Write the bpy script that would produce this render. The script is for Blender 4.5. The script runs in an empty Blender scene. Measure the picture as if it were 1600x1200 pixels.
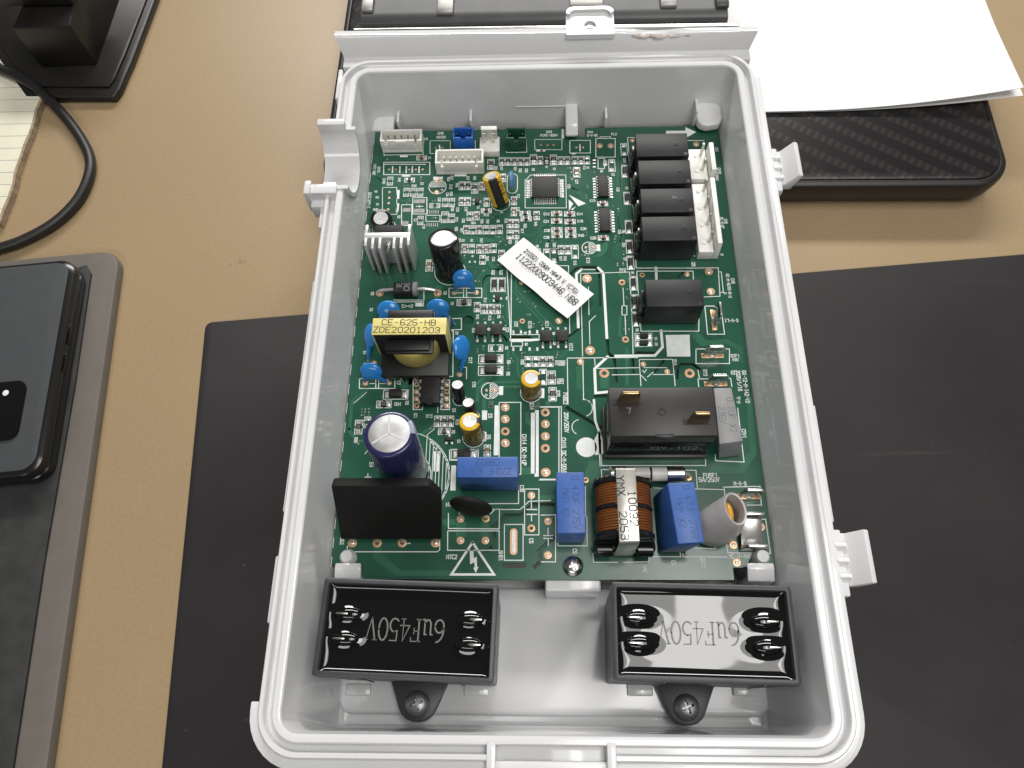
import bpy, bmesh, math, random
from mathutils import Vector, Matrix

random.seed(7)
SC = bpy.context.scene
COL = SC.collection
MM = 0.001

# ------------------------------------------------------------------ camera
F_PX = 1200.0                       # focal length in photo pixels (photo 1600 px wide)
RT = ((0.99941557, -0.00616468, -0.033623),
      (0.00803268, -0.91370859, 0.40629065),
      (-0.03322627, -0.40632328, -0.91312508))
CAM = Vector((-3.49967642, -113.94878867, 282.0))     # mm above the table
cam_d = bpy.data.cameras.new('camera')
cam_o = bpy.data.objects.new('camera', cam_d)
COL.objects.link(cam_o)
RM = Matrix(RT)
rot = Matrix.Identity(4)
for i, v in enumerate(((1, 0, 0), (0, -1, 0), (0, 0, -1))):
    c = RM @ Vector(v)
    for j in range(3):
        rot[j][i] = c[j]
rot.translation = CAM * MM
cam_o.matrix_world = rot
cam_d.sensor_width = 36.0
cam_d.lens = F_PX / 1600.0 * 36.0
cam_d.clip_start = 0.005
cam_d.clip_end = 50.0
SC.camera = cam_o

# ------------------------------------------------------------------ light
world = bpy.data.worlds.new('World')
SC.world = world
world.use_nodes = True
bg = world.node_tree.nodes['Background']
bg.inputs[0].default_value = (1.0, 0.985, 0.97, 1)
bg.inputs[1].default_value = 0.12

def area(name, loc, target, sx, sy, power, color=(1, 0.985, 0.955)):
    l = bpy.data.lights.new(name, 'AREA')
    l.shape = 'RECTANGLE'; l.size = sx; l.size_y = sy
    l.energy = power; l.color = color
    o = bpy.data.objects.new(name, l)
    COL.objects.link(o)
    o.location = loc
    d = Vector(target) - Vector(loc)
    o.rotation_euler = d.to_track_quat('-Z', 'Y').to_euler()
    return o
area('ceiling_light_overhead', (0.40, -0.12, 1.45), (0.40, -0.12, 0), 0.74, 0.78, 9.5)
area('ceiling_light_tube', (0.31, -0.12, 1.44), (0.31, -0.12, 0), 0.14, 0.74, 2.6)
area('far_light', (0.05, 1.32, 0.97), (0, 0.05, 0), 1.4, 0.16, 24)  # unseen source on the far side, placed for the falloff towards the front
area('front_fill_light', (-0.30, -1.45, 1.45), (0, 0.0, 0), 1.2, 0.30, 8.0)  # added fill from behind the camera, brightens front-facing sides

SC.view_settings.view_transform = 'Standard'
SC.view_settings.look = 'None'
SC.view_settings.exposure = 0.0
SC.view_settings.gamma = 1.0
SC.render.engine = 'CYCLES'
SC.cycles.use_denoising = True
SC.cycles.max_bounces = 8

# ------------------------------------------------------------------ helpers
def W(px, py, z):
    """point of the photo's pixel on the level plane z (mm above the table)"""
    r = RM @ Vector((px - 800.0, py - 600.0, F_PX))
    t = (z - CAM.z) / r.z
    p = CAM + r * t
    return Vector((p.x, p.y, z))
ZP = 40.0                           # top of the circuit board
def B(px, py, dz=0.0):
    return W(px, py, ZP + dz)
def tile(ox, oy, s):
    return lambda x, y: (ox + x / s, oy + y / s)
T1 = tile(540, 180, 5); T2 = tile(840, 180, 5); T3 = tile(540, 400, 5); T4 = tile(840, 400, 4.2105)
T5 = tile(500, 620, 4.286); T6 = tile(840, 600, 4)
Z1 = tile(570, 240, 10); Z2 = tile(710, 230, 10); Z3 = tile(710, 330, 10); Z4 = tile(850, 200, 10)
Z5 = tile(850, 320, 10); Z6 = tile(720, 420, 10); Z7 = tile(740, 520, 10); Z8 = tile(540, 580, 10)

class MB:
    def __init__(s):
        s.V = []; s.F = []; s.M = []
    def add(s, vs, fs, m=0):
        o = len(s.V)
        s.V += [Vector(v) for v in vs]
        for f in fs:
            s.F.append([i + o for i in f]); s.M.append(m)
        return s
    def hexa(s, bot, top, m=0):
        """bot and top: four points each, counter-clockwise seen from above"""
        return s.add(list(bot) + list(top), [(3, 2, 1, 0), (4, 5, 6, 7), (0, 1, 5, 4), (1, 2, 6, 5), (2, 3, 7, 6), (3, 0, 4, 7)], m)
    def box(s, x0, x1, y0, y1, z0, z1, m=0):
        return s.hexa([(x0, y0, z0), (x1, y0, z0), (x1, y1, z0), (x0, y1, z0)],
                      [(x0, y0, z1), (x1, y0, z1), (x1, y1, z1), (x0, y1, z1)], m)
    def prism(s, poly, z0, z1, m=0):
        n = len(poly)
        if sum(poly[i][0] * poly[(i + 1) % n][1] - poly[(i + 1) % n][0] * poly[i][1] for i in range(n)) < 0:
            poly = poly[::-1]
        vs = [(p[0], p[1], z0) for p in poly] + [(p[0], p[1], z1) for p in poly]
        fs = [list(range(n))[::-1], list(range(n, 2 * n))] + [(i, (i + 1) % n, (i + 1) % n + n, i + n) for i in range(n)]
        return s.add(vs, fs, m)
    def ext(s, pts, d, m=0):
        """planar polygon of 3D points pushed along d"""
        n = len(pts); d = Vector(d)
        pts = [Vector(p) for p in pts]
        nor = Vector((0, 0, 0))
        for i in range(n):
            nor += pts[i].cross(pts[(i + 1) % n])
        if nor.dot(d) > 0:
            pts = pts[::-1]
        vs = pts + [p + d for p in pts]
        fs = [list(range(n)), list(range(n, 2 * n))[::-1]] + [((i + 1) % n, i, i + n, (i + 1) % n + n) for i in range(n)]
        return s.add(vs, fs, m)
    def rings(s, rs, m=0, cap0=True, cap1=True):
        n = len(rs[0]); vs = [v for r in rs for v in r]
        fs = []
        for k in range(len(rs) - 1):
            a = k * n; b = a + n
            for i in range(n):
                j = (i + 1) % n
                fs.append((a + i, a + j, b + j, b + i))
        if cap0: fs.append(list(range(n))[::-1])
        if cap1: fs.append(list(range((len(rs) - 1) * n, len(rs) * n)))
        return s.add(vs, fs, m)
    def lathe(s, p0, ax, prof, n=24, m=0, cap0=True, cap1=True, ell=1.0, ref=(1, 0, 0)):
        """prof: (radius, distance along axis) pairs"""
        ax = Vector(ax).normalized(); p0 = Vector(p0)
        u = Vector(ref) - ax * ax.dot(Vector(ref))
        if u.length < 1e-3: u = Vector((0, 1, 0)) - ax * ax.y
        u.normalize(); w = ax.cross(u)
        rs = [[p0 + ax * d + u * (r * math.cos(2 * math.pi * i / n)) + w * (r * ell * math.sin(2 * math.pi * i / n)) for i in range(n)] for r, d in prof]
        return s.rings(rs, m, cap0, cap1)
    def cyl(s, p0, p1, r0, r1=None, n=20, m=0):
        p0 = Vector(p0); p1 = Vector(p1); r1 = r0 if r1 is None else r1
        return s.lathe(p0, p1 - p0, [(r0, 0), (r1, (p1 - p0).length)], n, m)
    def tube(s, path, r, n=10, m=0):
        path = [Vector(p) for p in path]
        rs = []; u = None
        for i, p in enumerate(path):
            t = (path[min(i + 1, len(path) - 1)] - path[max(i - 1, 0)]).normalized()
            if u is None:
                u = Vector((0, 0, 1)) if abs(t.z) < 0.9 else Vector((1, 0, 0))
            u = (u - t * t.dot(u)).normalized(); w = t.cross(u)
            rr = r[i] if isinstance(r, (list, tuple)) else r
            rs.append([p + u * (rr * math.cos(2 * math.pi * k / n)) + w * (rr * math.sin(2 * math.pi * k / n)) for k in range(n)])
        return s.rings(rs, m)
    def ball(s, c, rx, ry, rz, n=20, k=12, m=0, basis=None):
        c = Vector(c)
        e = basis or (Vector((1, 0, 0)), Vector((0, 1, 0)), Vector((0, 0, 1)))
        rs = []
        for j in range(1, k):
            a = -math.pi / 2 + math.pi * j / k
            rs.append([c + e[0] * (rx * math.cos(a) * math.cos(2 * math.pi * i / n)) + e[1] * (ry * math.cos(a) * math.sin(2 * math.pi * i / n)) + e[2] * (rz * math.sin(a)) for i in range(n)])
        return s.rings(rs, m)
    def flat(s, poly, z, m=0):
        n = len(poly)
        if sum(poly[i][0] * poly[(i + 1) % n][1] - poly[(i + 1) % n][0] * poly[i][1] for i in range(n)) < 0:
            poly = poly[::-1]
        return s.add([(p[0], p[1], z) for p in poly], [list(range(n))], m)
    def annulus(s, c, r0, r1, z, n=20, m=0, ell=1.0):
        vs = []; fs = []
        for i in range(n):
            a = 2 * math.pi * i / n
            vs += [(c[0] + r0 * math.cos(a), c[1] + r0 * ell * math.sin(a), z), (c[0] + r1 * math.cos(a), c[1] + r1 * ell * math.sin(a), z)]
        for i in range(n):
            j = (i + 1) % n
            fs.append((2 * i, 2 * i + 1, 2 * j + 1, 2 * j))
        return s.add(vs, fs, m)
    def stroke(s, pts, w, nor=(0, 0, 1), m=0):
        """flat band of width w along 3D points lying in the plane of normal nor"""
        nor = Vector(nor).normalized(); pts = [Vector(p) for p in pts]
        pts = [p for i, p in enumerate(pts) if i == 0 or (p - pts[i - 1]).length > 1e-4]
        k = len(pts)
        if k < 2: return s
        off = []
        for i in range(k):
            a = (pts[i] - pts[i - 1]).normalized() if i else None
            b = (pts[i + 1] - pts[i]).normalized() if i < k - 1 else None
            if a is None or a.length < .5: a = b
            if b is None or b.length < .5: b = a
            na = nor.cross(a); nb = nor.cross(b); mm = na + nb
            if mm.length < 0.3: mm = na
            mm.normalize(); c = max(0.45, mm.dot(na))
            off.append(mm * (w / 2 / c))
        ta = (pts[1] - pts[0]).normalized() * w * .35; tb = (pts[-1] - pts[-2]).normalized() * w * .35
        vs = []
        for i in range(k):
            e = -ta if i == 0 else (tb if i == k - 1 else Vector((0, 0, 0)))
            vs += [pts[i] + e - off[i], pts[i] + e + off[i]]
        return s.add(vs, [(2 * i, 2 * i + 2, 2 * i + 3, 2 * i + 1) for i in range(k - 1)], m)
    def mesh(s, name, mats, loc=(0, 0, 0), bevel=0, seg=2, smooth=35, recalc=True):
        loc = Vector(loc)
        me = bpy.data.meshes.new(name)
        me.from_pydata([tuple((v - loc) * MM) for v in s.V], [], s.F)
        for mt in (mats if isinstance(mats, (list, tuple)) else [mats]):
            me.materials.append(mt)
        for p, mi in zip(me.polygons, s.M): p.material_index = mi
        if bevel or recalc:
            bm = bmesh.new(); bm.from_mesh(me)
            if bevel:
                bmesh.ops.remove_doubles(bm, verts=bm.verts, dist=1e-7)
                bmesh.ops.recalc_face_normals(bm, faces=bm.faces)
                es = [e for e in bm.edges if len(e.link_faces) == 2 and e.calc_face_angle(0) > 0.5]
                if es:
                    bmesh.ops.bevel(bm, geom=es, offset=bevel * MM, segments=seg, profile=0.5, affect='EDGES', clamp_overlap=True)
            bm.to_mesh(me); bm.free()
        if smooth:
            me.shade_smooth()
            me.set_sharp_from_angle(angle=math.radians(smooth))
        me.update()
        return me
    def build(s, name, mats, parent=None, loc=None, **kw):
        label = kw.pop('label', None)
        if loc is None:
            loc = Vector((sum(v.x for v in s.V) / len(s.V), sum(v.y for v in s.V) / len(s.V), min(v.z for v in s.V)))
        o = bpy.data.objects.new(name, s.mesh(name, mats, loc, **kw))
        return link(o, parent, loc, label)
ORI = {}
def link(o, parent, loc, label=None):
    COL.objects.link(o)
    loc = Vector(loc)
    ORI[o.name] = loc
    if parent is not None:
        o.parent = parent
        o.location = (loc - ORI[parent.name]) * MM
    else:
        o.location = loc * MM
    if label: o['label'] = label
    return o
def empty(name, loc, parent=None, label=None):
    o = bpy.data.objects.new(name, None)
    o.empty_display_size = 0.005
    return link(o, parent, loc, label)
def tag(o, label, cat, group=None):
    o['label'] = label; o['category'] = cat
    if group: o['group'] = group
    return o
def stuff(o):
    o['kind'] = 'stuff'; return o
def inst(name, me, parent, loc, rz=0):
    o = bpy.data.objects.new(name, me)
    link(o, parent, loc); o.rotation_euler = (0, 0, rz)
    return o
def rrect(x0, x1, y0, y1, r, n=6):
    pts = []
    for cx, cy, a0 in ((x1 - r, y1 - r, 0), (x0 + r, y1 - r, 90), (x0 + r, y0 + r, 180), (x1 - r, y0 + r, 270)):
        for i in range(n + 1):
            a = math.radians(a0 + 90 * i / n)
            pts.append((cx + r * math.cos(a), cy + r * math.sin(a)))
    return pts
def rect_of(pts, dz):
    q = [B(p[0], p[1], dz) for p in pts]      # back-left, back-right, front-right, front-left
    return ((q[0].x + q[3].x) / 2, (q[1].x + q[2].x) / 2, (q[2].y + q[3].y) / 2, (q[0].y + q[1].y) / 2)

# ------------------------------------------------------------------ materials
def mat(name, col, rough=0.5, metal=0.0, spec=0.5, coat=0.0, noise=0.0, nscale=200.0, bump=0.0, bscale=600.0, rvar=0.0, trans=0.0, sub=0.0):
    m = bpy.data.materials.new(name); m.use_nodes = True
    nt = m.node_tree; b = nt.nodes['Principled BSDF']
    c = (col[0], col[1], col[2], 1)
    b.inputs['Base Color'].default_value = c
    b.inputs['Roughness'].default_value = rough
    b.inputs['Metallic'].default_value = metal
    b.inputs['Specular IOR Level'].default_value = spec
    b.inputs['Coat Weight'].default_value = coat
    b.inputs['Coat Roughness'].default_value = 0.05
    if trans: b.inputs['Transmission Weight'].default_value = trans
    if noise or bump or rvar:
        tc = nt.nodes.new('ShaderNodeTexCoord')
    if noise or rvar:
        n = nt.nodes.new('ShaderNodeTexNoise'); n.inputs['Scale'].default_value = nscale; n.inputs['Detail'].default_value = 6
        nt.links.new(tc.outputs['Object'], n.inputs['Vector'])
    if noise:
        r = nt.nodes.new('ShaderNodeValToRGB')
        r.color_ramp.elements[0].position = 0.3; r.color_ramp.elements[1].position = 0.7
        r.color_ramp.elements[0].color = tuple(max(0, x * (1 - noise)) for x in col) + (1,)
        r.color_ramp.elements[1].color = tuple(min(1, x * (1 + noise)) for x in col) + (1,)
        nt.links.new(n.outputs['Fac'], r.inputs['Fac']); nt.links.new(r.outputs['Color'], b.inputs['Base Color'])
    if rvar:
        mr = nt.nodes.new('ShaderNodeMapRange')
        mr.inputs['To Min'].default_value = max(0.02, rough - rvar); mr.inputs['To Max'].default_value = rough + rvar
        nt.links.new(n.outputs['Fac'], mr.inputs['Value']); nt.links.new(mr.outputs['Result'], b.inputs['Roughness'])
    if bump:
        n2 = nt.nodes.new('ShaderNodeTexNoise'); n2.inputs['Scale'].default_value = bscale; n2.inputs['Detail'].default_value = 3
        nt.links.new(tc.outputs['Object'], n2.inputs['Vector'])
        bp = nt.nodes.new('ShaderNodeBump'); bp.inputs['Strength'].default_value = bump; bp.inputs['Distance'].default_value = 0.0003
        nt.links.new(n2.outputs['Fac'], bp.inputs['Height']); nt.links.new(bp.outputs['Normal'], b.inputs['Normal'])
    return m

M = {}
M['plastic'] = mat('white_plastic', (0.70, 0.70, 0.708), 0.10, spec=0.5, noise=0.035, rvar=0.05, nscale=28, bump=0.03, bscale=120)
M['conn'] = mat('connector_white', (0.80, 0.79, 0.74), 0.38, noise=0.03, nscale=300)
M['mask'] = mat('solder_mask_green', (0.020, 0.092, 0.058), 0.20, spec=0.5, noise=0.18, nscale=45, rvar=0.05)
M['edge'] = mat('board_edge', (0.10, 0.13, 0.06), 0.6)
M['trace'] = mat('trace_green', (0.038, 0.142, 0.082), 0.20, noise=0.10, nscale=60)
M['silk'] = mat('silkscreen_white', (0.74, 0.77, 0.74), 0.5, noise=0.06, nscale=500)
M['silkedge'] = mat('board_hole', (0.012, 0.04, 0.022), 0.6)
M['copper'] = mat('pad_copper', (0.66, 0.40, 0.24), 0.34, metal=0.55, noise=0.12, nscale=900)
M['solder'] = mat('solder', (0.68, 0.67, 0.65), 0.30, metal=0.7, noise=0.12, nscale=1500, bump=0.25, bscale=1400)
M['steel'] = mat('steel', (0.60, 0.59, 0.57), 0.24, metal=1.0, noise=0.06, nscale=400)
M['alu'] = mat('aluminium', (0.70, 0.70, 0.70), 0.40, metal=0.55, noise=0.08, nscale=120, bump=0.1, bscale=300)
M['captop'] = mat('can_top', (0.50, 0.50, 0.50), 0.50, metal=0.8, noise=0.10, nscale=350, bump=0.25, bscale=260)
M['black'] = mat('black_plastic', (0.008, 0.008, 0.008), 0.42, noise=0.2, nscale=300, bump=0.06, bscale=900)
M['relay'] = mat('relay_black', (0.011, 0.011, 0.012), 0.46, spec=0.35, noise=0.2, nscale=200, bump=0.05, bscale=700)
M['relaybig'] = mat('relay_brownblack', (0.022, 0.019, 0.019), 0.42, noise=0.2, nscale=160, bump=0.06, bscale=600)
M['ic'] = mat('chip_black', (0.013, 0.0125, 0.013), 0.55, spec=0.4, noise=0.15, nscale=700, bump=0.08, bscale=1800)
M['sleeve'] = mat('sleeve_black', (0.010, 0.010, 0.011), 0.16, spec=0.55, rvar=0.05, nscale=90)
M['rubberblack'] = mat('matte_black', (0.007, 0.0065, 0.0062), 0.66, spec=0.3, noise=0.2, nscale=300, bump=0.1, bscale=900)
M['brown'] = mat('ceramic_brown', (0.20, 0.115, 0.065), 0.5, noise=0.12, nscale=900)
M['bluecap'] = mat('ceramic_blue', (0.020, 0.185, 0.52), 0.17, spec=0.5, noise=0.06, nscale=120)
M['paleblue'] = mat('ceramic_pale_blue', (0.10, 0.25, 0.45), 0.35, noise=0.05, nscale=200)
M['film'] = mat('film_blue', (0.036, 0.110, 0.36), 0.42, noise=0.08, nscale=250, bump=0.04, bscale=900)
M['filmink'] = mat('film_ink', (0.020, 0.060, 0.22), 0.5)
M['greycap'] = mat('grey_case', (0.24, 0.24, 0.245), 0.45, noise=0.06, nscale=250)
M['greyink'] = mat('grey_ink', (0.13, 0.13, 0.13), 0.5)
M['greydark'] = mat('power_case_grey', (0.045, 0.047, 0.052), 0.42, noise=0.12, nscale=200, bump=0.05, bscale=500)
M['epoxy'] = mat('potting_black', (0.004, 0.004, 0.004), 0.035, spec=0.6, bump=0.035, bscale=38)
M['etch'] = mat('laser_etch', (0.16, 0.155, 0.15), 0.45)
M['yellow'] = mat('yellow_tape', (0.72, 0.62, 0.22), 0.34, noise=0.05, nscale=150)
M['amber'] = mat('amber_winding', (0.42, 0.34, 0.10), 0.30, noise=0.15, nscale=220)
M['ink'] = mat('ink_black', (0.012, 0.012, 0.012), 0.6)
M['yellowsleeve'] = mat('gold_sleeve', (0.70, 0.42, 0.02), 0.22, noise=0.06, nscale=150)
M['bronzesleeve'] = mat('bronze_sleeve', (0.20, 0.125, 0.015), 0.18, metal=0.35, noise=0.15, nscale=120)
M['navy'] = mat('navy_sleeve', (0.022, 0.022, 0.085), 0.20, spec=0.55, rvar=0.05, nscale=80)
M['stripe'] = mat('stripe_grey', (0.30, 0.33, 0.40), 0.25)
M['bluehead'] = mat('header_blue', (0.020, 0.125, 0.47), 0.36, noise=0.05, nscale=300)
M['greenhead'] = mat('header_green', (0.012, 0.085, 0.045), 0.4, noise=0.06, nscale=300)
M['wire'] = mat('enamel_copper', (0.30, 0.105, 0.030), 0.30, metal=0.55, noise=0.15, nscale=600)
M['greysleeve'] = mat('grey_shrink', (0.43, 0.405, 0.395), 0.40, noise=0.05, nscale=120)
M['fusewhite'] = mat('fuse_ceramic', (0.62, 0.60, 0.57), 0.4, noise=0.04, nscale=300)
M['label'] = mat('label_paper', (0.80, 0.80, 0.79), 0.45, noise=0.02, nscale=400)
M['brass'] = mat('brass_tab', (0.45, 0.31, 0.16), 0.30, metal=1.0, noise=0.15, nscale=300)
M['tape'] = mat('strap_metal', (0.62, 0.60, 0.55), 0.30, metal=0.85, noise=0.12, nscale=110, bump=0.2, bscale=240)
M['screw'] = mat('screw_grey', (0.36, 0.36, 0.36), 0.45, metal=0.9, noise=0.1, nscale=500)

def graph(name, build):
    m = bpy.data.materials.new(name); m.use_nodes = True
    nt = m.node_tree
    build(nt, nt.nodes['Principled BSDF'], lambda t, **k: setn(nt.nodes.new(t), k))
    return m
def setn(n, k):
    for a, v in k.items():
        if a.startswith('i_'): n.inputs[a[2:].replace('_', ' ')].default_value = v
        else: setattr(n, a, v)
    return n
def ramp(nt, a, b, ca, cb):
    r = nt.nodes.new('ShaderNodeValToRGB')
    r.color_ramp.elements[0].position = a; r.color_ramp.elements[1].position = b
    r.color_ramp.elements[0].color = ca; r.color_ramp.elements[1].color = cb
    return r
def mix(nt, fac, a, b, mode='MIX'):
    m = nt.nodes.new('ShaderNodeMix'); m.data_type = 'RGBA'; m.blend_type = mode
    if hasattr(fac, 'links'): nt.links.new(fac, m.inputs[0])
    else: m.inputs[0].default_value = fac
    for i, x in ((6, a), (7, b)):
        if hasattr(x, 'links'): nt.links.new(x, m.inputs[i])
        else: m.inputs[i].default_value = x
    return m.outputs[2]
def table_mat(nt, b, N):
    tc = N('ShaderNodeTexCoord')
    n1 = N('ShaderNodeTexNoise', i_Scale=9.0, i_Detail=5.0); n2 = N('ShaderNodeTexNoise', i_Scale=700.0, i_Detail=2.0)
    n3 = N('ShaderNodeTexNoise', i_Scale=62.0, i_Detail=3.0, i_Roughness=0.6)
    for n in (n1, n2, n3): nt.links.new(tc.outputs['Object'], n.inputs['Vector'])
    r1 = ramp(nt, 0.3, 0.7, (0.338, 0.243, 0.138, 1), (0.368, 0.265, 0.151, 1)); nt.links.new(n1.outputs['Fac'], r1.inputs[0])
    r2 = ramp(nt, 0.35, 0.65, (0.955, 0.955, 0.955, 1), (1.03, 1.03, 1.03, 1)); nt.links.new(n2.outputs['Fac'], r2.inputs[0])
    c = mix(nt, 1.0, r1.outputs[0], r2.outputs[0], 'MULTIPLY')
    r3 = ramp(nt, 0.70, 0.78, (0, 0, 0, 1), (0.45, 0.45, 0.45, 1)); nt.links.new(n3.outputs['Fac'], r3.inputs[0])
    c = mix(nt, r3.outputs[0], c, (0.17, 0.10, 0.05, 1))
    nt.links.new(c, b.inputs['Base Color']); b.inputs['Roughness'].default_value = 0.42
    bp = N('ShaderNodeBump', i_Strength=0.05, i_Distance=0.0002); nt.links.new(n2.outputs['Fac'], bp.inputs['Height']); nt.links.new(bp.outputs[0], b.inputs['Normal'])
M['table'] = graph('tan_laminate', table_mat)
def mat_mat(nt, b, N):
    tc = N('ShaderNodeTexCoord')
    n1 = N('ShaderNodeTexNoise', i_Scale=14.0, i_Detail=6.0)
    w = N('ShaderNodeTexNoise', i_Scale=60.0, i_Detail=2.0)
    mp = N('ShaderNodeMapping'); mp.inputs['Rotation'].default_value = (0, 0, 0.5); mp.inputs['Scale'].default_value = (3.0, 60.0, 1)
    nt.links.new(tc.outputs['Object'], mp.inputs[0])
    s1 = N('ShaderNodeTexNoise', i_Scale=2.2, i_Detail=3.0); nt.links.new(mp.outputs[0], s1.inputs['Vector'])
    for n in (n1, w): nt.links.new(tc.outputs['Object'], n.inputs['Vector'])
    r1 = ramp(nt, 0.35, 0.7, (0.015, 0.0135, 0.0138, 1), (0.025, 0.0228, 0.0232, 1)); nt.links.new(n1.outputs['Fac'], r1.inputs[0])
    r2 = ramp(nt, 0.70, 0.74, (0, 0, 0, 1), (0.20, 0.20, 0.20, 1)); nt.links.new(s1.outputs['Fac'], r2.inputs[0])
    c = mix(nt, r2.outputs[0], r1.outputs[0], (0.07, 0.065, 0.06, 1))
    d1 = N('ShaderNodeTexNoise', i_Scale=420.0, i_Detail=1.0); nt.links.new(tc.outputs['Object'], d1.inputs['Vector'])
    r3 = ramp(nt, 0.80, 0.83, (0, 0, 0, 1), (0.25, 0.25, 0.25, 1)); nt.links.new(d1.outputs['Fac'], r3.inputs[0])
    c = mix(nt, r3.outputs[0], c, (0.16, 0.15, 0.14, 1))
    nt.links.new(c, b.inputs['Base Color']); b.inputs['Roughness'].default_value = 0.55; b.inputs['Specular IOR Level'].default_value = 0.32
    bp = N('ShaderNodeBump', i_Strength=0.06, i_Distance=0.0003); nt.links.new(w.outputs['Fac'], bp.inputs['Height']); nt.links.new(bp.outputs[0], b.inputs['Normal'])
M['matblack'] = graph('black_mat_vinyl', mat_mat)
def carbon(nt, b, N):
    tc = N('ShaderNodeTexCoord')
    mp = N('ShaderNodeMapping'); mp.inputs['Rotation'].default_value = (0, 0, math.radians(-57)); mp.inputs['Scale'].default_value = (1, 1, 1)
    nt.links.new(tc.outputs['Object'], mp.inputs[0])
    w1 = N('ShaderNodeTexWave', i_Scale=36.0, i_Distortion=0.0); w1.wave_type = 'BANDS'; w1.bands_direction = 'X'
    nt.links.new(mp.outputs[0], w1.inputs['Vector'])
    w2 = N('ShaderNodeTexWave', i_Scale=95.0, i_Distortion=0.0); w2.wave_type = 'BANDS'; w2.bands_direction = 'Y'
    nt.links.new(mp.outputs[0], w2.inputs['Vector'])
    r1 = ramp(nt, 0.45, 0.75, (0, 0, 0, 1), (1, 1, 1, 1)); nt.links.new(w1.outputs['Fac'], r1.inputs[0])
    r2 = ramp(nt, 0.3, 0.8, (0.35, 0.35, 0.35, 1), (1, 1, 1, 1)); nt.links.new(w2.outputs['Fac'], r2.inputs[0])
    f = mix(nt, 1.0, r1.outputs[0], r2.outputs[0], 'MULTIPLY')
    c = mix(nt, f, (0.010, 0.009, 0.009, 1), (0.028, 0.027, 0.0265, 1))
    nt.links.new(c, b.inputs['Base Color']); b.inputs['Roughness'].default_value = 0.36
    bp = N('ShaderNodeBump', i_Strength=0.25, i_Distance=0.0002); nt.links.new(f, bp.inputs['Height']); nt.links.new(bp.outputs[0], b.inputs['Normal'])
M['carbon'] = graph('carbon_skin', carbon)
M['lapbody'] = mat('laptop_black', (0.014, 0.012, 0.012), 0.42, noise=0.2, nscale=120)
M['paper'] = mat('paper_white', (0.83, 0.82, 0.81), 0.7, noise=0.015, nscale=60)
M['pad'] = mat('notepad_cream', (0.74, 0.71, 0.56), 0.75, noise=0.06, nscale=90)
M['padedge'] = mat('notepad_edge', (0.33, 0.25, 0.17), 0.8, noise=0.35, nscale=300)
M['padline'] = mat('notepad_rule', (0.34, 0.36, 0.38), 0.8)
M['taupe'] = mat('taupe_plastic', (0.135, 0.120, 0.104), 0.5, noise=0.06, nscale=120, bump=0.06, bscale=800)
M['insert'] = mat('charcoal_sheet', (0.022, 0.022, 0.022), 0.6, noise=0.35, nscale=150, bump=0.15, bscale=500)
M['phone'] = mat('phone_slate', (0.060, 0.064, 0.068), 0.45, spec=0.35, noise=0.05, nscale=200)
M['phoneside'] = mat('phone_side_black', (0.008, 0.008, 0.009), 0.22)
M['phonecam'] = mat('camera_glass_black', (0.004, 0.004, 0.005), 0.06)
M['standblack'] = mat('stand_black', (0.010, 0.009, 0.008), 0.42, noise=0.3, nscale=90)
M['cable'] = mat('cable_black', (0.014, 0.013, 0.013), 0.45, noise=0.15, nscale=200)
M['panel'] = mat('panel_grey', (0.055, 0.055, 0.056), 0.42, metal=0.35, noise=0.10, nscale=120, bump=0.05, bscale=400)
M['galv'] = mat('zinc_steel', (0.34, 0.335, 0.32), 0.45, metal=0.6, noise=0.15, nscale=150)

# stroke alphabet on a 4 x 6 grid
G = {'A': '0004264440|0242', 'B': '00063645443303|3342413000', 'C': '4536160501103041', 'D': '00062645412000', 'E': '46060040|0333',
     'F': '460600|0333', 'G': '45361605011030414323', 'H': '0006|4046|0343', 'I': '1030|1636|2026', 'J': '0110304146', 'K': '0006|4602|1340', 'L': '060040', 'M': '0006234640',
     'N': '00064046', 'O': '103041453616050110', 'P': '00063645443303', 'Q': '103041453616050110|2240', 'R': '00063645443303|2340', 'S': '453616050413334241301001', 'T': '0646|2620',
     'U': '060110304146', 'V': '062046', 'W': '0610233046', 'X': '0046|0640', 'Y': '062346|2320', 'Z': '06460040', '0': '103041453616050110', '1': '152620|1030', '2': '05163645440040',
     '3': '0516364544334241301001|1333', '4': '30360242', '5': '460603334241301001', '6': '453616050110304142331302', '7': '064620', '8': '13334241301001021304051636454433',
     '9': '011030414536160504133344', '-': '1333', '/': '0046', '+': '0343|2125', '*': '0343|1135|3115', '(': '36252130', ')': '16252110', '.': '2021', ' ': '', '=': '0242|0444'}
def strokes(ch):
    out = []
    for s in G.get(ch, '').split('|'):
        if len(s) >= 4:
            out.append([(int(s[i]), int(s[i + 1])) for i in range(0, len(s) - 1, 2)])
    return out
def text(mb, s, org, u, v, h, wr=0.62, th=0.14, m=0, gap=1.55, center=False):
    """stroke lettering: org lower-left corner, u along the line, v up the letters, h height in mm"""
    u = Vector(u).normalized(); v = Vector(v).normalized(); nor = u.cross(v)
    org = Vector(org); cw = h * wr; adv = cw * (4 + gap) / 4
    if center: org = org - u * ((len(s) * adv - cw * gap / 4) / 2) - v * (h / 2)
    for k, ch in enumerate(s):
        o = org + u * (adv * k)
        for st in strokes(ch):
            mb.stroke([o + u * (x / 4 * cw) + v * (y / 6 * h) for x, y in st], h * th, nor, m)

UP = Vector((0, 0, 1))
# ================================================================== the surface and the things around the box
def structure(o):
    o['kind'] = 'structure'; return o
mb = MB().box(-620, 620, -420, 640, -25, 0)
structure(mb.build('tabletop', M['table'], loc=(0, 0, 0), bevel=1.5))

def frame2(p, q):
    a = (Vector((q.x - p.x, q.y - p.y))).normalized()
    return Vector((a.x, a.y, 0)), Vector((-a.y, a.x, 0))
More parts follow.
